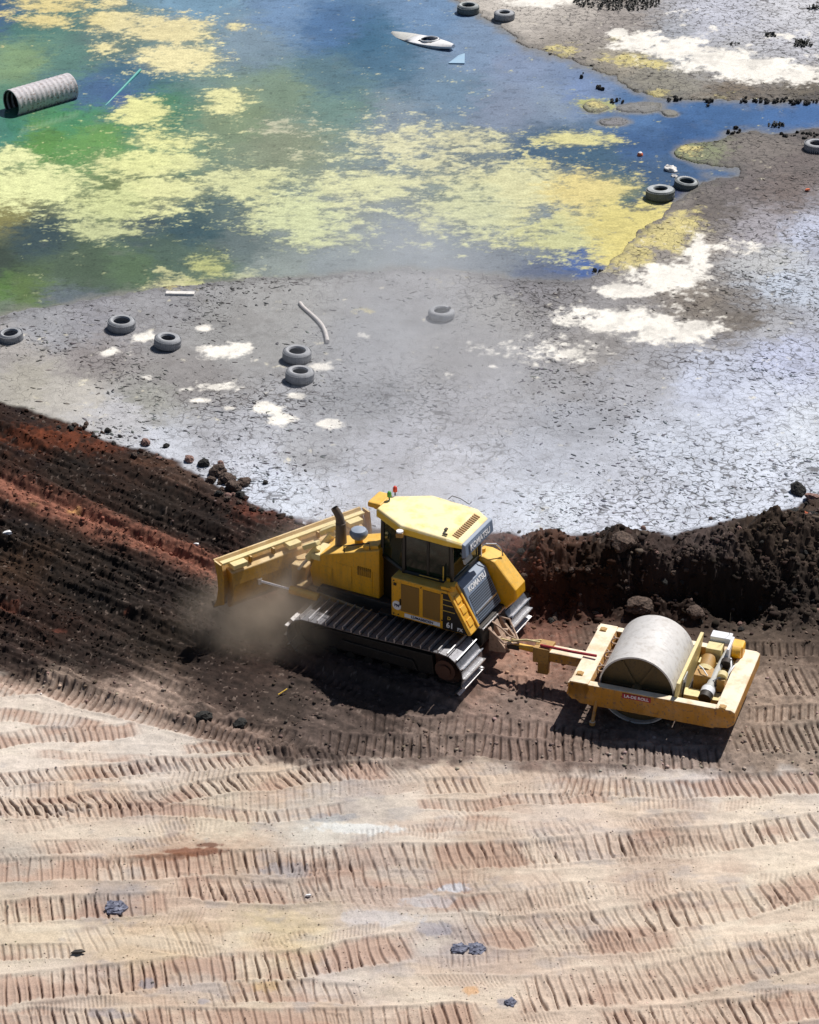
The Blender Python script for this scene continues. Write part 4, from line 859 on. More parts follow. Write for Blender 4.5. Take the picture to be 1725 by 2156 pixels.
for y in (1, -1):
    cyl = MB(); A = Vector((1.62, .74 * y, .98)); Bp = Bm @ Vector((-.30, 1.0 * y, 1.10)); mid_ = A.lerp(Bp, .48)
    cyl.tube([A, mid_], .085, 16); cyl.tube([mid_, Bp], .032, 12, mi=1); cyl.tube([Bp - Vector((0, 0, .06)), Bp + Vector((0, 0, .06))], .055, 12, mi=1); cyl.build('angle_cylinder', ['yellow', 'chrome'], bl)
    lc = MB(); A = Vector((1.86, .30 * y, 1.86)); Bp = Vector((2.30, .34 * y, 1.24)); mid_ = A.lerp(Bp, .5)
    lc.tube([A, mid_], .075, 16); lc.tube([mid_, Bp], .035, 12, mi=1); lc.build('lift_cylinder', ['cream', 'chrome'], bl)
lk = MB(); lk.box((1.98, .36, 1.90), (.42, .13, .10), (0, R(32), R(-8))); lk.box((1.98, -.36, 1.90), (.42, .13, .10), (0, R(32), R(8))); lk.box((1.84, .20, 1.70), (.2, .5, .14)); lk.build('cylinder_guard', 'cream', bl, .02)

# ------------------------------------------------------------------ towed drum roller (x along the side beam to the rear, y away)
RA = R(-19.13)
RL = empty('drum_roller', (3.02, -7.0, ZT), RA, 'towed steel drum roller with worn yellow frame and red plate', 'roller')
Lx, Ly, H0, H1 = 3.14, 2.20, .40, .85
sb = MB(); sb.prism([(.02,H0+.20),(.26,H0),(2.86,H0),(3.10,H0+.20),(3.14,H1-.02),(3.10,H1),(.06,H1),(.0,H1-.03)], 0, .16); sb.build('side_beam', 'roller', RL, .012)
sb = MB(); sb.prism([(.02,H0+.20),(.26,H0),(2.86,H0),(3.10,H0+.20),(3.14,H1-.02),(3.10,H1),(.06,H1),(.0,H1-.03)], Ly - .16, Ly); sb.build('side_beam', 'roller', RL, .012)
fc = MB(); fc.prism([(-.02,H0+.16),(.10,H0+.06),(.36,H0+.10),(.44,H1-.10),(.40,H1+.018),(.04,H1+.018)], .0, Ly, 'y'); fc.build('front_crossbeam', 'roller', RL, .015)
rc_ = MB(); rc_.prism([(2.86,H0+.02),(3.14,H0+.06),(3.26,H0+.16),(3.26,H1-.02),(3.18,H1+.02),(2.88,H1+.02)], -.002, Ly + .002); rc_.build('rear_crossbeam', 'roller', RL, .02)
dr = empty('drum', (0, 0, 0), 0, None, None); dr.parent = RL
CX_, CZ_, RD = 1.29, .755, .745
dm_ = MB(); mxd = Matrix.Translation((CX_, .24, CZ_)) @ Matrix.Rotation(-math.pi / 2, 4, 'X')
dm_.lathe([(RD - .03, 0), (RD, .005), (RD, 1.61), (RD - .03, 1.615)], 96, mx=mxd); dm_.build('drum_shell', 'drum', dr)
de = MB()
for yy in (.10, 1.50): de.lathe([(0, yy), (RD - .028, yy), (RD - .028, yy + .02), (0, yy + .02)], 64, mx=mxd, smooth=False)
de.tube([(CX_, .16, CZ_), (CX_, 2.04, CZ_)], .11, 20)
for k in range(6):
    t = k * math.pi / 3; de.box((CX_ + .35 * math.cos(t), .325, CZ_ + .35 * math.sin(t)), (.6, .03, .06), (0, -t, 0))
de.build('drum_end', 'drumend', dr)
dp = MB(); dp.hexa([(2.02,.10,.40),(2.09,.10,.40),(2.09,2.10,.40),(2.02,2.10,.40),(2.08,.14,1.16),(2.15,.14,1.16),(2.15,2.08,1.16),(2.08,2.08,1.16)]); dp.build('divider_plate', 'cream', RL, .012)
dg = MB(); dg.box((2.152, .52, .95), (.02, .32, .34), (0, R(5), 0)); dg.box((2.165, .40, .80), (.03, .04, .5), (0, R(5), 0), mi=1); dg.build('gauge_box', ['grey', 'dark'], RL, .006)
for y in (.46, .98, 1.5): 
    s_ = MB(); pts = [(.50 + .09 * math.sin(i * .9), y + .03 * i, .86 + .045 * math.cos(i * .9)) for i in range(13)]; s_.tube(pts, .016, 6); s_.build('scraper_spring', 'rust', RL)
for x, y in ((.10, .30), (.10, 1.98), (2.95, .06)):
    bo = MB(); bo.tube([(x + .06, y, H1), (x + .06, y, H1 + .05)], .06, 12); bo.box((x + .06, y, H1 + .02), (.13, .13, .04)); bo.build('lifting_lug', 'ochre', RL, .005)
sg_ = MB(); sg_.box((1.36, -.008, H1 - .085), (.56, .016, .10)); sg_.build('maker_plate', 'red', RL)
lettering('LA-DE ROLL', .085, frame_mx((1.36, -.018, H1 - .085), (1, 0, 0), (0, 0, 1)), 'white', RL, 'plate_lettering', squeeze=1.05)
# vibration drive behind the drum
dv = empty('engine_module', (0, 0, 0), 0, None, None); dv.parent = RL
tr_ = MB(); tr_.box((2.50, .62, .66), (.74, .26, .10)); tr_.box((2.50, 1.90, .62), (.74, .30, .10)); tr_.box((2.50, 1.1, .50), (.74, 1.9, .05), mi=1); tr_.build('tray', ['cream', 'dark'], dv, .01)
shf = MB(); shf.tube([(2.60, .48, .80), (2.61, .66, .84), (2.61, .70, .84), (2.66, 1.40, .98), (2.70, 1.75, 1.05)], [.12, .12, .085, .055, .05], 18); shf.tube([(2.598, .50, .80), (2.606, .62, .83)], .135, 20, mi=1); shf.tube([(2.59, .36, .775), (2.598, .50, .80)], .125, 18, mi=2); shf.build('drive_shaft', ['grey', 'white', 'dark'], dv)
en = MB(); en.box((2.42, 1.02, .76), (.34, .34, .40), mi=1); en.tube([(2.40, 1.16, .84), (2.40, 1.52, .94)], .15, 18, mi=0); en.tube([(2.40, 1.14, .84), (2.40, 1.24, .87)], .165, 18, mi=3)
en.box((2.46, 1.72, 1.00), (.30, .34, .30), mi=2); en.box((2.52, 1.98, 1.18), (.40, .24, .12), mi=4); en.box((2.74, 1.80, 1.02), (.05, .5, .36), mi=4)
en.tube([(2.78, 1.30, 1.0), (2.78, 1.40, 1.03)], .12, 18, mi=5); en.box((2.80, .86, .86), (.16, .20, .28), mi=1); en.tube([(2.80, .84, 1.0), (2.80, .96, 1.02)], .10, 14, mi=3)
en.build('engine_block', ['ochre', 'ochre', 'cream', 'cream', 'white', 'dark'], dv, .012)
hz = MB()
hz.tube([(2.30, 1.10, 1.02), (2.40, .96, 1.06), (2.52, .86, .98)], .014, 6); hz.tube([(2.62, .80, .92), (2.74, .82, 1.0), (2.84, .90, 1.02)], .014, 6)
hz.tube([(2.86, 1.0, .9), (2.90, 1.2, 1.06), (2.84, 1.4, 1.1), (2.80, 1.6, .98)], .018, 8); hz.tube([(2.70, 1.1, .8), (2.86, 1.2, .9), (2.90, 1.5, .9)], .016, 8)
hz.build('engine_hoses', 'white', dv)
bt = MB(); bt.box((2.84, 1.98, .98), (.28, .30, .30)); bt.tube([(2.78, 1.86, 1.0), (2.95, 1.86, 1.0)], .13, 16); bt.build('battery_cover', 'yellow', dv, .05)
an = MB(); an.tube([(2.66, 2.0, 1.1), (2.66, 2.0, 1.75)], .005, 5); an.build('whip_aerial', 'dark', dv)
# drawbar to the bulldozer
db = empty('drawbar', (0, 0, 0), 0, None, None); db.parent = RL
inv = (Matrix.Translation((3.02, -7.0, ZT)) @ Matrix.Rotation(RA, 4, 'Z')).inverted()
hp_ = inv @ (Matrix.Translation((-.0456, -4.2454, ZT)) @ Matrix.Rotation(R(152.2), 4, 'Z') @ Vector((-2.34, .03, .62)))
A_ = Vector((.05, 1.06, .70))
dd = (hp_ - A_).normalized(); pn = Vector((-dd.y, dd.x, 0)).normalized()
def obox(mb, c, length, wdt, hgt, mi=0):
    a = c - dd * length / 2; b = c + dd * length / 2; u = pn * wdt / 2; z = Vector((0, 0, hgt / 2))
    mb.hexa([a - u - z, b - u - z, b + u - z, a + u - z, a - u + z, b - u + z, b + u + z, a + u + z], mi)
t1 = MB(); obox(t1, A_ + dd * .32, .80, .30, .22); t1.build('drawbar_box', 'roller', db, .02)
t2 = MB(); obox(t2, A_ + dd * .86, .34, .36, .34); obox(t2, A_ + dd * .86 + Vector((0, 0, -.26)), .22, .12, .46); t2.build('drawbar_head', 'ochre', db, .015)
ln_ = (hp_ - A_).length
t3 = MB(); t3.tube([A_ + dd * .95, hp_ + Vector((0, 0, .02))], [.07, .055], 12); obox(t3, hp_ - dd * .05, .26, .14, .10, 1); t3.build('tow_pole', ['yellow', 'dark'], db, .006)
t4 = MB(); t4.tube([A_ + dd * .9 + pn * .1 + Vector((0, 0, .20)), A_ + dd * .2 + pn * .14 + Vector((0, 0, .22)), A_ - dd * .28 + pn * .12 + Vector((0, 0, .22))], .028, 8); t4.build('red_bar', 'red', db)
t5 = MB(); t5.tube([A_ + dd * .95 + Vector((0, 0, .20)), A_ + dd * 1.2 + pn * .1 + Vector((0, 0, .26)), hp_ + pn * .1 + Vector((0, 0, .16)), hp_ + dd * .3 + pn * .14 + Vector((0, 0, .2))], .018, 6)
t5.tube([A_ + dd * .95 - pn * .08 + Vector((0, 0, .20)), A_ + dd * 1.25 - pn * .02 + Vector((0, 0, .16)), hp_ + Vector((0, 0, .14))], .016, 6); t5.build('drawbar_hoses', 'cream', db)
t6 = MB(); c_ = A_ + dd * .12 - pn * .15 + Vector((0, 0, -.02)); t6.tube([c_ - pn * .02, c_ - pn * .05], .05, 10); t6.tube([c_ + dd * .12 - pn * .02, c_ + dd * .12 - pn * .05], .05, 10); t6.build('drawbar_bolts', 'chrome', db)
ps = MB(); ps.tube([(.55, -.12, .10), (.58, .04, .55)], .035, 8); ps.tube([(.55, -.12, .05), (.55, -.12, .12)], .06, 10); ps.build('parking_leg', 'roller', RL)

# ------------------------------------------------------------------ tyres
def tyre_mesh(Ro, Hh, ri, broken=False):
    r = Ro; h = Hh / 2
    prof = [(ri, -h * .62), (ri + .02, -h * .95), (ri + (r - ri) * .5, -h * 1.06), (r - .035, -h * .86), (r - .008, -h * .5), (r, 0), (r - .008, h * .5), (r - .035, h * .86), (ri + (r - ri) * .5, h * 1.06), (ri + .02, h * .95), (ri, h * .62),
            (ri + .012, h * .62), (r - .05, h * .55), (r - .03, 0), (r - .05, -h * .55), (ri + .012, -h * .62)]
    mb = MB()
    if broken: mb.lathe(prof, 44, arc=(R(75), R(395)))
    else: mb.lathe(prof, 56)
    me_o = mb
    return me_o
def tyre(px, py, wpx, label, h=.24, rin=.56, tilt=(0, 0), sink=0., broken=False, group='discarded tyres', mt_='tyre'):
    s = FPX / (DIST + 0) * (py + 2034) / (HPX / 2 + 2034)
    D_ = wpx / s; Ro = D_ / 2
    mb = tyre_mesh(Ro, h, Ro * rin, broken)
    # tread lugs
    for k in range(0 if broken else 40):
        t = 2 * math.pi * k / 40
        for zz in (-.055, .055): mb.box((math.cos(t + zz) * Ro, math.sin(t + zz) * Ro, zz), (.014, Ro * .09, .075), (0, 0, t + zz))
    o = mb.build('tyre', mt_)
    p = G(px, py + 5, 0); g = ground_z(px, py + 5)
    o.location = (p.x, p.y, max(g.z, .0) + h / 2 * 1.02 - sink); o.rotation_euler = (tilt[0], tilt[1], random.random() * 6 if not broken else R(-30))
    return tag(o, label, 'tyre', group)
tyre(986, 22, 46, 'grey tyre standing in shallow water at the far pond edge', h=.30, sink=.02, mt_='tyre_dark')
tyre(1062, 38, 43, 'pale grey tyre on the mud beside the tyre at the far pond edge', h=.24, rin=.5)
tyre(1390, 412, 60, 'large greenish grey tyre in the blue water beside a smaller tyre', h=.29, rin=.46, mt_='tyre_dark', tilt=(.05, -.03))
tyre(1445, 388, 50, 'smaller pale tyre touching the pond bank next to the largest one', h=.22, rin=.6, mt_='tyre_dark', tilt=(.06, .08), sink=.03)
tyre(1719, 312, 52, 'tyre on brown mud below the narrow blue channel, cut by the frame', h=.2)
tyre(930, 667, 57, 'broken dusty tyre with a gap in its ring, alone on grey mud', h=.2, rin=.55, broken=True)
tyre(257, 690, 58, 'grey tyre beside the yellowish crust patch on the mud', h=.25, rin=.58, tilt=(.02, -.05), sink=.02)
tyre(354, 727, 56, 'grey tyre between the yellowish crust and the white crust patch', h=.26, rin=.5, tilt=(.04, .10))
tyre(24, 712, 50, 'grey tyre at the left edge of the picture, near the green water', h=.22, rin=.58, sink=.03, tilt=(-.06, .05))
tyre(626, 754, 60, 'upper tyre of the pair below the bent pale pipe', h=.25, tilt=(.02, .04))
tyre(632, 797, 60, 'lower tyre of the pair below the bent pale pipe', h=.27, rin=.52, tilt=(.05, -.04), sink=.02)

# ------------------------------------------------------------------ culvert pipe
cv = MB(); prof = []
for k in range(0, 121): 
    zz = k * 2.12 / 120; prof.append((.42 + .006 * math.sin(zz * 2 * math.pi / .17), zz))
prof += [(r - .03, z) for r, z in prof[::-1]]
cv.lathe(prof, 56); cv.lathe([(.388, .012), (.388, 2.108)], 56, mi=1, close=False)
ax = (G(145, 190, .28) - G(34, 222, .28)); ax.z = 0; ax.normalize()
o = cv.build('culvert_pipe', ['culvert', 'dark']); p = G(24, 222, .22); o.location = (p.x, p.y, .27)
o.rotation_euler = ax.to_track_quat('Z', 'Y').to_euler()
tag(o, 'weathered corrugated steel culvert pipe lying half sunk in green water', 'culvert pipe')
# ------------------------------------------------------------------ kayak hull
ky = MB(); n = 14; Lk = 2.55
def sect(t):
    w_ = .40 * (math.sin(math.pi * min(1, t * .93 + .045)) ** .62); return w_
rows_ = []
for i in range(n + 1):
    t = i / n; x = (t - .5) * Lk; w_ = sect(t); d_ = .20 * (.35 + .65 * math.sin(math.pi * min(1, max(.02, t))))
    zt = .17 * t - .05
    rows_.append([(x, -w_, zt), (x, -w_ * .7, zt + .045), (x, 0, zt + .07), (x, w_ * .7, zt + .045), (x, w_, zt), (x, w_ * .8, zt - d_ * .7), (x, 0, zt - d_), (x, -w_ * .8, zt - d_ * .7)])
vs = [p for r in rows_ for p in r]; fs = []; fs2 = []; hole_q = {(i, j) for i in (7, 8, 9) for j in (1, 2)}
for i in range(n):
    for j in range(8):
        if (i, j) in hole_q: continue
        (fs if i >= 5 else fs2).append((i * 8 + j, i * 8 + (j + 1) % 8, (i + 1) * 8 + (j + 1) % 8, (i + 1) * 8 + j))
fs += [tuple(range(8)), tuple(range(n * 8, n * 8 + 8))[::-1]]
kr = empty('kayak', (0, 0, 0), 0, 'small white kayak with open cockpit, one end under the water', 'kayak')
ky.add(vs, fs, 0, True); ky.add(vs, fs2, 1, True); k1 = ky.build('hull', ['kayak', 'grey'], kr); 
so_ = k1.modifiers.new('solid', 'SOLIDIFY'); so_.thickness = .012
ck_ = MB(); cxk = (8.5 / 14 - .5) * Lk; pts = [(cxk + .30 * math.cos(a), .27 * math.sin(a), .125 + .03 * math.cos(a)) for a in [2 * math.pi * k / 28 for k in range(29)]]; ck_.tube(pts, .022, 8, cap=False); ck_.build('cockpit_rim', 'kayak', kr)
st_ = MB(); st_.box((cxk, 0, -.03), (.5, .34, .02)); st_.build('cockpit_floor', 'dark', kr)
pa, pb = G(838, 72, 0), G(944, 104, 0); dirk = pb - pa
kr.location = (pa + pb) / 2 + Vector((0, 0, .03)); kr.rotation_euler = (0, 0, math.atan2(dirk.y, dirk.x))
# ------------------------------------------------------------------ loose things
def place(o, px, py, z=0., rz=0.):
    o.location = G(px, py, 0) + Vector((0, 0, z)); o.rotation_euler.z = rz; return o
pts = []
for a, b in ((632, 645), (640, 655), (655, 668), (668, 680), (679, 693), (686, 708), (690, 726)): pts.append(G(a, b, 0) + Vector((0, 0, .09)))
pp_ = MB(); sm_ = []
for i in range(len(pts) - 1):
    for k in range(4):
        t = k / 4; p0 = pts[max(i - 1, 0)]; p1 = pts[i]; p2 = pts[i + 1]; p3 = pts[min(i + 2, len(pts) - 1)]
        sm_.append(.5 * ((2 * p1) + (-p0 + p2) * t + (2 * p0 - 5 * p1 + 4 * p2 - p3) * t * t + (-p0 + 3 * p1 - 3 * p2 + p3) * t ** 3))
sm_.append(pts[-1]); pp_.tube(sm_, .05, 12); tag(pp_.build('bent_pipe', 'pipe'), 'pale bent plastic pipe lying on the grey mud', 'pipe')
bd_ = MB(); bd_.box((0, 0, .05), (.72, .16, .09)); tag(place(bd_.build('board', 'plank', None, .006), 380, 625, .03, R(-3)), 'short white board at the water edge among yellow weed', 'board')
bs_ = MB(); bs_.add([(-.28,-.30,.02),(.22,-.34,.03),(.24,.36,.10),(.05,.30,.06),(-.28,-.30,.0),(.22,-.34,.0),(.24,.36,.02),(.05,.30,.0)], [(0,1,2,3),(7,6,5,4),(0,4,5,1),(1,5,6,2),(2,6,7,3),(3,7,4,0)])
tag(place(bs_.build('plastic_sheet', 'blue'), 963, 128, .02, 0), 'small pale blue plastic scrap floating below the kayak', 'plastic scrap')
tb = MB(); a, b = G(296, 150, 0), G(222, 222, 0); tb.tube([a + Vector((0, 0, .05)), a.lerp(b, .5) + Vector((0, 0, .012)), b + Vector((0, 0, -.02))], [.04, .035, .03], 8); tag(tb.build('plastic_tube', 'teal'), 'long thin teal tube half sunk in the green water', 'tube')
fl = MB(); fl.lathe([(0,.075),(.045,.065),(.08,.02),(.085,-.02),(.05,-.06),(0,-.07)], 18, close=False); fl.lathe([(0,.085),(.04,.072),(.055,.06)], 14, mi=1, close=False); tag(place(fl.build('float_ball', ['orange', 'white']), 1348, 328, .04), 'small orange and white ball floating on the blue water', 'ball')
def bag(px, py, sx, sy, sz, mt, label, seed, name='crumpled_bag', cat='bag', z=.0):
    bm = bmesh.new(); bmesh.ops.create_icosphere(bm, subdivisions=3, radius=1)
    rnd = random.Random(seed); of = [rnd.random() * 10 for _ in range(3)]
    from mathutils import noise as mn
    for v in bm.verts:
        d = 1 + .45 * mn.noise(v.co * 1.7 + Vector(of)) + .22 * mn.noise(v.co * 4.3 + Vector(of))
        v.co = Vector((v.co.x * sx * d, v.co.y * sy * d, max(v.co.z * d, -.3) * sz))
    me = bpy.data.meshes.new(name); bm.to_mesh(me); bm.free(); me.materials.append(M[mt])
    o = bpy.data.objects.new(name, me); COL.objects.link(o); place(o, px, py, z + sz * .25, rnd.random() * 6); return tag(o, label, cat)
bag(1411, 358, .15, .22, .10, 'plank', 'crumpled whitish bag half in the water behind the two tyres', 3)
bag(1420, 372, .07, .10, .05, 'plank', 'small whitish scrap between the crumpled bag and the tyre', 4, 'plastic_scrap', 'scrap')
# ------------------------------------------------------------------ rocks
from mathutils import noise as mn
def rock_me(seed, mt, flat=.8, rough=.35, sub=3):
    bm = bmesh.new(); bmesh.ops.create_icosphere(bm, subdivisions=sub, radius=1); of = Vector((seed * 3.1, seed * 1.7, seed * .9))
    for v in bm.verts:
        c = v.co.copy(); d = 1 + rough * mn.noise(c * .9 + of) + rough * .6 * mn.noise(c * 2.2 + of) + rough * .25 * mn.noise(c * 6 + of)
        cell = mn.cell(c * 1.3 + of) * .12
        v.co = Vector((c.x * (d + cell), c.y * (d + cell) * .85, c.z * d * flat))
    me = bpy.data.meshes.new('rock'); bm.to_mesh(me); bm.free(); me.materials.append(M[mt]); return me
rock_lib = {k: [rock_me(i * 7 + h, k) for i in range(4)] for h, k in enumerate(('rock_black', 'rock_brown', 'rock_pink', 'rock_red'))}
def rock(px, py, wpx, mt, label, group=None, hz_=1., name='boulder', cat='boulder', v=None, lift=.35):
    s = FPX / DIST * (py + 2034) / (HPX / 2 + 2034)
    r = wpx / s / 2; me = rock_lib[mt][random.randrange(4) if v is None else v]
    o = bpy.data.objects.new(name, me); COL.objects.link(o)
    g = ground_z(px, py + wpx * .25); o.location = (g.x, g.y, g.z + r * lift * hz_); o.scale = (r, r * random.uniform(.85, 1.1), r * hz_)
    o.rotation_euler = (random.uniform(-.3, .3), random.uniform(-.3, .3), random.random() * 6.28)
    return tag(o, label, cat, group)
rock(1678, 1030, 38, 'rock_black', 'round black boulder standing on the pale cracked mud near the bank', hz_=1., v=0)
rock(1712, 1046, 34, 'rock_pink', 'flat pinkish boulder beside the round black boulder', hz_=.6, v=1)
rock(1690, 1078, 24, 'rock_red', 'orange red stone at the top of the dark bank', hz_=.7)
rock(1710, 1082, 20, 'rock_black', 'black stone right beside the orange red stone', v=2)
rock(1672, 1086, 30, 'rock_black', 'dark wide stone left of the orange red stone at the bank top', hz_=.6, v=3)
rock(1722, 1068, 24, 'rock_brown', 'brown stone cut by the frame below the pinkish boulder', v=1)
rock(429, 975, 26, 'rock_black', 'round black rock at the top of the rock pile on the soil edge', v=0)
rock(460, 991, 38, 'rock_brown', 'large angular brown rock in the middle of the rock pile', v=1)
rock(478, 1008, 34, 'rock_brown', 'wide dark rock in the lower half of the rock pile', v=2)
rock(516, 1014, 28, 'rock_brown', 'rounded brown rock at the lower end of the rock pile, by pale mud', v=3)
rock(492, 1024, 34, 'rock_brown', 'big dark purple rock at the foot of the rock pile', v=0)
rock(445, 1010, 22, 'rock_brown', 'small brown rock on the soil side of the rock pile', v=2)
rock(466, 976, 14, 'rock_pink', 'small reddish rock behind the large angular brown one', v=2)
rock(505, 1040, 22, 'rock_black', 'black rock at the last tip of the rock pile', v=1)
rock(560, 1016, 13, 'rock_black', 'small black stone alone on the pale mud beyond the rock pile')
rock(228, 908, 15, 'rock_black', 'small black rock standing clear of the soil edge on pale mud')
rock(182, 893, 12, 'rock_brown', 'small brown rock at the upper soil edge before the lone black rock')
rock(306, 932, 22, 'rock_pink', 'pinkish rock on the soil edge with paler rubble round it')
rock(350, 940, 15, 'rock_black', 'small dark rock between the pinkish rock and the rock pile')
rock(398, 968, 22, 'rock_pink', 'broad reddish rock just uphill of the rock pile')
rock(1306, 1146, 52, 'rock_brown', 'dark earthy lump on the crest of the bank above the roller', hz_=.9, v=0, name='earth_lump', cat='earth lump')
rock(1345, 1278, 62, 'rock_brown', 'large brown earth lump on the bank face above the roller drum', hz_=.7, v=1, name='earth_lump', cat='earth lump')
rock(1462, 1290, 44, 'rock_brown', 'earth lump on the bank face right of the one above the drum', hz_=.7, v=2, name='earth_lump', cat='earth lump')
rock(428, 1506, 40, 'rock_black', 'dark soil lump on the lower edge of the brown strip', hz_=.7, v=3, name='earth_lump', cat='earth lump')
rock(505, 1518, 34, 'rock_black', 'second dark soil lump on the lower edge, nearer the bulldozer', hz_=.6, v=1, name='earth_lump', cat='earth lump')
GE = 'rocks strewn along the soil edge'
for k in range(70):
    t = random.random(); px = random.choice([random.uniform(5, 620), random.uniform(150, 560), random.uniform(1060, 1720)])
    B0 = float(np.interp(px, Bx, By)); py = B0 + random.gauss(6, 9)
    mt = random.choices(['rock_black', 'rock_brown', 'rock_pink'], [3, 5, 1.6])[0]
    rock(px, py, random.uniform(5, 13) * (1.3 if 280 < px < 540 else 1), mt, 'small rough rock on the edge between dark soil and pale mud', GE, name='edge_rock', cat='rock')
GB = 'stones in the dark bank'
for k in range(60):
    px = random.uniform(1080, 1725); B0 = float(np.interp(px, Bx, By)); E0 = float(np.interp(px, Ex, Ey)); py = B0 + (E0 - B0) * random.uniform(.08, 1.0)
    rock(px, py, random.uniform(6, 18), random.choice(['rock_brown', 'rock_brown', 'rock_black', 'rock_pink']), 'rough stone lying in the dark earth bank behind the roller', GB, name='bank_stone', cat='stone', lift=.1)
for px, py, w_, lab in [(243, 1912, 46, 'dark blue slate piece pressed into the tan ground left of centre'), (1004, 1996, 40, 'dark slate piece pressed into the tan ground below the tread rows'), (966, 1995, 34, 'flatter slate piece touching the dark slate piece'), (1075, 2112, 16, 'small grey slate chip low in the tan ground')]:
    s = FPX / DIST * (py + 2034) / (HPX / 2 + 2034); mb = MB(); r = w_ / s / 2
    pol = [(r * (1 + .25 * math.sin(k * 2.1 + w_)) * math.cos(k * .785), 1.1 * r * (1 + .2 * math.cos(k * 3.3 + w_)) * math.sin(k * .785)) for k in range(8)]
    mb.prism(pol, -.03, .012, 'z'); 
    for k in range(26):
        a = random.random() * 6.28; d = random.random() ** .5 * r * .85; mb.box((d * math.cos(a), d * math.sin(a), .010), (random.uniform(.05, .14), random.uniform(.03, .09), random.uniform(.012, .05)), (random.uniform(-.3, .3), random.uniform(-.3, .3), random.random() * 3))
    o = mb.build('slate_piece', 'slab'); g = ground_z(px, py); o.location = g + Vector((0, 0, .004)); tag(o, lab, 'slate')
def chip(px, py, sx, sy, rz, mt, label, name, cat, th=.02):
    mb = MB(); mb.add([(-.5*sx,-.3*sy,0),(.1*sx,-.5*sy,0),(.5*sx,-.1*sy,0),(.3*sx,.4*sy,0),(-.2*sx,.5*sy,0),(-.45*sx,-.25*sy,th),(.1*sx,-.42*sy,th*1.6),(.45*sx,-.08*sy,th),(.26*sx,.36*sy,th*1.4),(-.2*sx,.42*sy,th)],
        [(4,3,2,1,0),(5,6,7,8,9)] + [(i, (i + 1) % 5, 5 + (i + 1) % 5, 5 + i) for i in range(5)])
    o = mb.build(name, mt); g = ground_z(px, py); o.location = g + Vector((0, 0, .03)); o.rotation_euler.z = rz; return tag(o, label, cat)
chip(15, 1131, .22, .12, .2, 'white', 'small white scrap on the dark soil near the picture edge', 'litter_scrap', 'scrap', .05)
chip(413, 1141, .14, .07, -.4, 'white', 'tiny white scrap on dark soil behind the blade', 'litter_scrap', 'scrap', .03)
chip(165, 2008, .26, .10, .1, 'dark', 'thin dark scrap with a pale corner on the tan ground', 'litter_scrap', 'scrap', .02)
chip(650, 1886, .12, .05, .1, 'white', 'tiny white chip beside the tread rows on tan ground', 'litter_scrap', 'scrap', .02)
chip(1700, 406, .16, .10, .1, 'orange', 'small orange scrap on the brown mud below the channel', 'litter_scrap', 'scrap', .03)
sk_ = MB(); a = ground_z(586, 1467); b = ground_z(605, 1457); sk_.tube([a + Vector((0, 0, .05)), b + Vector((0, 0, .07))], .012, 6); tag(sk_.build('stick', 'stickline'), 'short yellow stick lying on the dark soil before the tracks', 'stick')

# ------------------------------------------------------------------ dark dry brush and weeds
def brush(px, py, wpx, dpx, hgt, n, label, seed, cat='bush', name='dry_bush', group=None):
    rnd = random.Random(seed); s = FPX / DIST * (py + 2034) / (HPX / 2 + 2034); rx = wpx / s / 2; ry = dpx / s / .35 / 2
    mb = MB(); stem_ = MB()
    for k in range(n):
        a = rnd.random() * 6.28; q_ = rnd.random() ** .5; x = q_ * rx * math.cos(a); y = q_ * ry * math.sin(a)
        top_ = hgt * (1 - .6 * q_) * rnd.uniform(.4, 1.1); lean = Vector((rnd.uniform(-.5, .5), rnd.uniform(-.5, .5), 1)) * top_
        b0 = Vector((x, y, -.03)); stem_.tube([b0, b0 + lean], [.007, .003], 3, cap=False)
        for j in range(5):
            p = b0 + lean * rnd.uniform(.3, 1.05); sz = rnd.uniform(.03, .07)
            u = Vector((rnd.uniform(-1, 1), rnd.uniform(-1, 1), rnd.uniform(-.6, .8))).normalized() * sz; v = u.cross(Vector((rnd.uniform(-1, 1), rnd.uniform(-1, 1), 1))).normalized() * sz * .6
            mb.add([p - u, p + v, p + u, p - v], [(0, 1, 2, 3)])
    r_ = empty(name, G(px, py, 0) + Vector((0, 0, .04)), 0, label, cat, group)
    mb.build('twig_tufts', 'bush', r_); stem_.build('stems', 'bush', r_); return r_
brush(1300, 6, 190, 44, .35, 330, 'wide dark dry bush growing on pale mud at the far side', 1)
brush(1688, 97, 46, 12, .3, 40, 'low dark weed clump on the pale far mud', 2, 'weed', 'weed_clump')
brush(1622, 78, 22, 6, .3, 16, 'small dark weed tuft left of the low weed clump', 3, 'weed', 'weed_clump')
brush(1714, 22, 26, 8, .3, 18, 'dark weed tuft near the far right corner', 4, 'weed', 'weed_clump')
brush(1634, 266, 34, 8, .16, 22, 'dark weed clump standing in the narrow blue channel', 5, 'weed', 'weed_clump')
brush(1545, 96, 30, 5, .1, 10, 'sparse dark weeds above the long white crust', 6, 'weed', 'weed_clump')
def clodbank(name, pts, label, seed):
    rnd = random.Random(seed); mb = MB()
    for px, py, w_ in pts:
        for k in range(int(w_ * .5)):
            x = px + rnd.uniform(-w_, w_); y = py + rnd.gauss(0, 3); g = G(x, y, .05); r = rnd.uniform(.03, .10)
            mx = Matrix.Translation(g) @ Euler((rnd.random() * 3, rnd.random() * 3, rnd.random() * 3)).to_matrix().to_4x4() @ Matrix.Diagonal((r, r * .8, r * .6, 1))
            mb.add(ICO_V, ICO_F, 0, False, mx)
    o = mb.build(name, 'rock_black'); o['kind'] = 'stuff'; o['label'] = label; o['category'] = 'clods'; return o
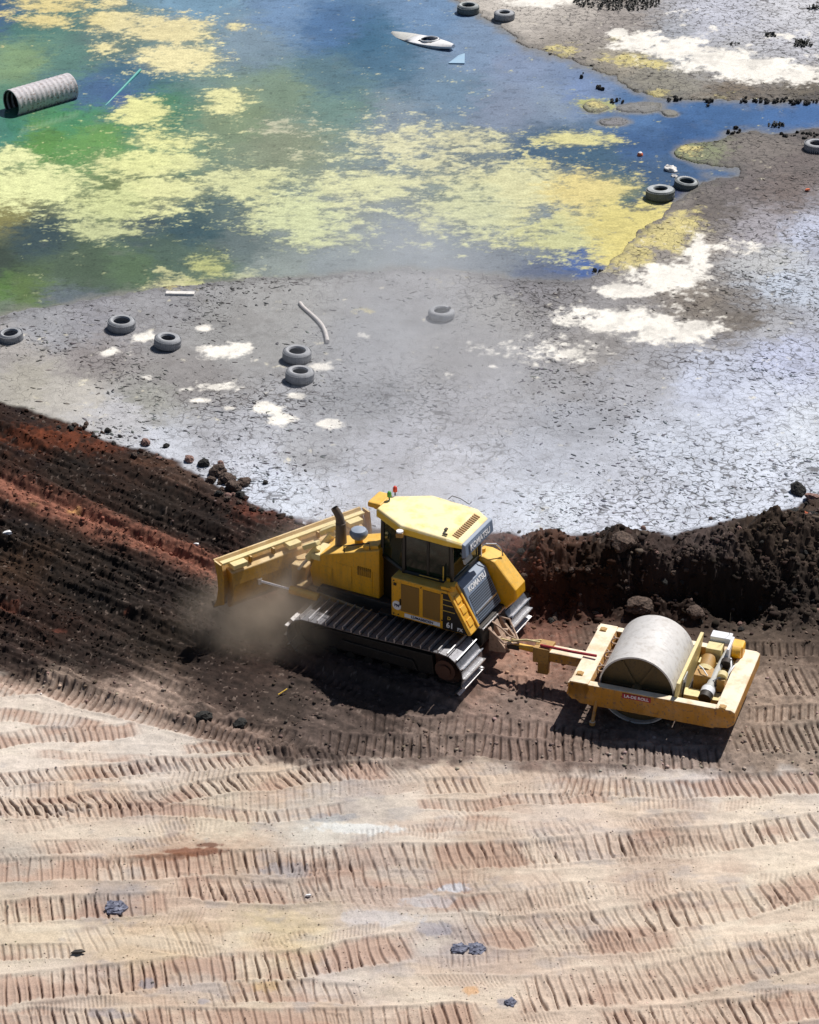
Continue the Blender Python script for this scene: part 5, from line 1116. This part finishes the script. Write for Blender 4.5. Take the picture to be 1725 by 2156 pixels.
bm = bmesh.new(); bmesh.ops.create_icosphere(bm, subdivisions=1, radius=1); ICO_V = [v.co.copy() for v in bm.verts]; ICO_F = [tuple(v.index for v in f.verts) for f in bm.faces]; bm.free()
clodbank('edge_shade_clods', [(1300, 212, 14), (1420, 208, 16), (1500, 213, 14), (1590, 212, 30), (1650, 212, 26), (1700, 214, 26), (1545, 276, 14), (1660, 286, 16), (1700, 284, 26), (1262, 186, 8), (1225, 160, 5), (1258, 572, 10)], 'black clods added for the shadowed edges of the narrow blue channel', 9)  # added black lumps stand in for shade along the channel edges

# ------------------------------------------------------------------ uncountable litter of soil and mud
def scatter(name, n, weight, size, seed, label, cat, flat=.7, tone=(.6, 1.4), tint=None, sub=1, long=1.):
    """thousands of small lumps resting on the ground sheet, each tinted like the soil it came from"""
    rg_ = np.random.default_rng(seed)
    P = (weight * ((PX > -30) & (PX < 1756) & (PY > -30) & (PY < 2200))).ravel(); P = P / P.sum()
    idx = rg_.choice(P.size, n, p=P)
    bm = bmesh.new(); bmesh.ops.create_icosphere(bm, subdivisions=sub, radius=1); bv = np.array([v.co for v in bm.verts]); bf = np.array([[v.index for v in f.verts] for f in bm.faces]); bm.free()
    nv, nf_ = len(bv), len(bf)
    c = np.stack([X.ravel()[idx], Y.ravel()[idx], Z.ravel()[idx]], -1)
    r = size(rg_.random(n), idx)
    jit = 1 + .35 * (rg_.random((n, nv, 1)) - .5) * 2
    sc = np.stack([r * long * rg_.uniform(.8, 1.3, n), r * rg_.uniform(.7, 1.1, n), r * flat * rg_.uniform(.7, 1.2, n)], -1)
    th = rg_.random(n) * 6.28 if long == 1. else rg_.normal(-.35, .7, n); p = bv[None] * jit * sc[:, None]
    x = p[..., 0] * np.cos(th)[:, None] - p[..., 1] * np.sin(th)[:, None]; y = p[..., 0] * np.sin(th)[:, None] + p[..., 1] * np.cos(th)[:, None]
    V_ = np.stack([x, y, p[..., 2]], -1) + c[:, None] + np.array([0, 0, 1]) * (r * flat * .35)[:, None, None]
    F_ = (bf[None] + (np.arange(n) * nv)[:, None, None]).reshape(-1, 3)
    me = bpy.data.meshes.new(name); me.vertices.add(n * nv); me.vertices.foreach_set('co', V_.astype(np.float32).ravel())
    me.loops.add(F_.size); me.loops.foreach_set('vertex_index', F_.ravel().astype(np.int32))
    me.polygons.add(len(F_)); me.polygons.foreach_set('loop_start', np.arange(0, F_.size, 3, dtype=np.int32)); me.polygons.foreach_set('loop_total', np.full(len(F_), 3, np.int32))
    me.update(calc_edges=True)
    base = ALB.reshape(-1, 3)[idx] if tint is None else np.tile(np.array(tint), (n, 1))
    base = np.clip(base * rg_.uniform(tone[0], tone[1], (n, 1)) * rg_.uniform(.92, 1.08, (n, 3)), .003, .85)
    a = me.attributes.new('Col', 'FLOAT_COLOR', 'POINT'); cc = np.ones((n, nv, 4), np.float32); cc[..., :3] = base[:, None]; a.data.foreach_set('color', cc.ravel())
    m = M.get('litter')
    if m is None:
        m, nt, bs = mat('loose_soil'); at = N(nt, 'ShaderNodeAttribute', attribute_name='Col'); nt.links.new(at.outputs['Color'], bs.inputs['Base Color']); bs.inputs['Roughness'].default_value = .95; bs.inputs['Specular IOR Level'].default_value = .2; M['litter'] = m
    me.materials.append(m); o = bpy.data.objects.new(name, me); COL.objects.link(o)
    o['kind'] = 'stuff'; o['label'] = label; o['category'] = cat; return o
dirtw = dirt * (1 - tan) * (.35 + vn(X * 1.2, Y * 1.2, 90)) * (.4 + .6 * bankm + .9 * leftm)
scatter('soil_clods', 15000, dirtw, lambda u, i: .008 + .040 * u ** 5, 11, 'loose clods and crumbs over the dark soil and the bank', 'clods', tone=(.6, 1.8))
scatter('bank_clods_coarse', 800, bankm * (1 - strip) + .5 * np.exp(-((PY - B - 4) / 7.) ** 2) * dirt, lambda u, i: .03 + .07 * u ** 3, 12, 'coarser earth clods on the bank and along the soil edge', 'clods', tone=(.5, 1.3))
scatter('pebbles', 9000, dirt * (.25 + tan * (.4 + vn(X * 2, Y * 2, 91))) * (vn(X * .9, Y * .9, 92) > .35), lambda u, i: .004 + .014 * u ** 4, 13, 'fine pebbles over the rolled tan ground', 'pebbles', tone=(.5, 1.35))
flk = mud * (1 - wet) * (1 - cr) * np.clip(vn(X * .6, Y * .6, 93) * 1.6 + fbm(X * 2.5, Y * 2.5, 3, 94) - 1.05, 0, 1) ** 1.5 * (PY > 60)
flk = flk + mud * (1 - wet) * .8 * (np.exp(-(((PX - 1400) / 190) ** 2 + ((PY - 1010) / 60) ** 2)) + .7 * np.exp(-(((PX - 1620) / 90) ** 2 + ((PY - 480) / 90) ** 2)) + .6 * np.exp(-(((PX - 520) / 260) ** 2 + ((PY - 900) / 90) ** 2))) * (vn(X * 4, Y * 4, 95) > .5)
scatter('mud_flakes', 13000, flk + mud * (1 - wet) * (1 - cr) * .10 * (vn(X * 3, Y * 3, 96) > .4), lambda u, i: .006 + .030 * u ** 4, 14, 'dark curled mud flakes scattered on the cracked pond bed', 'mud flakes', flat=.22, tone=(.18, .55), long=2.2)

# ------------------------------------------------------------------ dust raised by the machine
def dust(name, c, rad, dens, label, colr=(.86, .80, .74), seed=0., nscale=.7, rz=0.):
    bm = bmesh.new(); bmesh.ops.create_icosphere(bm, subdivisions=3, radius=1)
    me = bpy.data.meshes.new(name); bm.to_mesh(me); bm.free(); o = bpy.data.objects.new(name, me); COL.objects.link(o)
    o.location = c; o.scale = rad; o.rotation_euler.z = rz
    m = bpy.data.materials.new(name); m.use_nodes = True; nt = m.node_tree; nt.nodes.clear(); L = nt.links
    out = N(nt, 'ShaderNodeOutputMaterial'); pv = N(nt, 'ShaderNodeVolumePrincipled'); L.new(pv.outputs[0], out.inputs['Volume'])
    tc = N(nt, 'ShaderNodeTexCoord'); ln = N(nt, 'ShaderNodeVectorMath', operation='LENGTH'); L.new(tc.outputs['Object'], ln.inputs[0])
    fall = ramp(nt, ln.outputs['Value'], [(.15, 1.), (.95, 0.)])
    mp = N(nt, 'ShaderNodeMapping'); mp.inputs['Scale'].default_value = tuple(r * nscale for r in rad); mp.inputs['Location'].default_value = (seed, seed, seed); L.new(tc.outputs['Object'], mp.inputs[0])
    no = N(nt, 'ShaderNodeTexNoise'); no.inputs['Scale'].default_value = 1.; no.inputs['Detail'].default_value = 3; L.new(mp.outputs[0], no.inputs['Vector'])
    L.new(mth(nt, 'MULTIPLY', mth(nt, 'MULTIPLY', fall, fall), mth(nt, 'MULTIPLY', ramp(nt, no.outputs[0], [(.32, .15), (.68, 1.)]), dens)), pv.inputs['Density'])
    pv.inputs['Color'].default_value = tuple(colr) + (1,); pv.inputs['Anisotropy'].default_value = .2
    me.materials.append(m); o['kind'] = 'stuff'; o['label'] = label; o['category'] = 'dust'; return o
dust('dust_veil', G(890, 740, .8), (3.9, 12.5, 1.7), .62, 'thin pale dust drifting over the pond bed behind the bulldozer', (.90, .91, .95), seed=1.3, nscale=.35, rz=R(6))
dust('dust_puff', G(880, 1075, 1.0), (3.2, 3.0, 1.8), .6, 'pale dust rising beyond the cab roof', (.92, .92, .95), seed=4.3, nscale=.8)
dust('dust_cloud', G(600, 1285, -.1), (2.7, 1.9, 1.25), 3.6, 'brown dust boiling behind the blade beside the left track', (.80, .68, .56), seed=7.7, nscale=1.4)
dust('dust_haze', G(690, 1190, .5), (2.3, 1.6, 1.3), 1.3, 'tan dust hanging over the far end of the blade', (.84, .74, .64), seed=9.1, nscale=1.2)
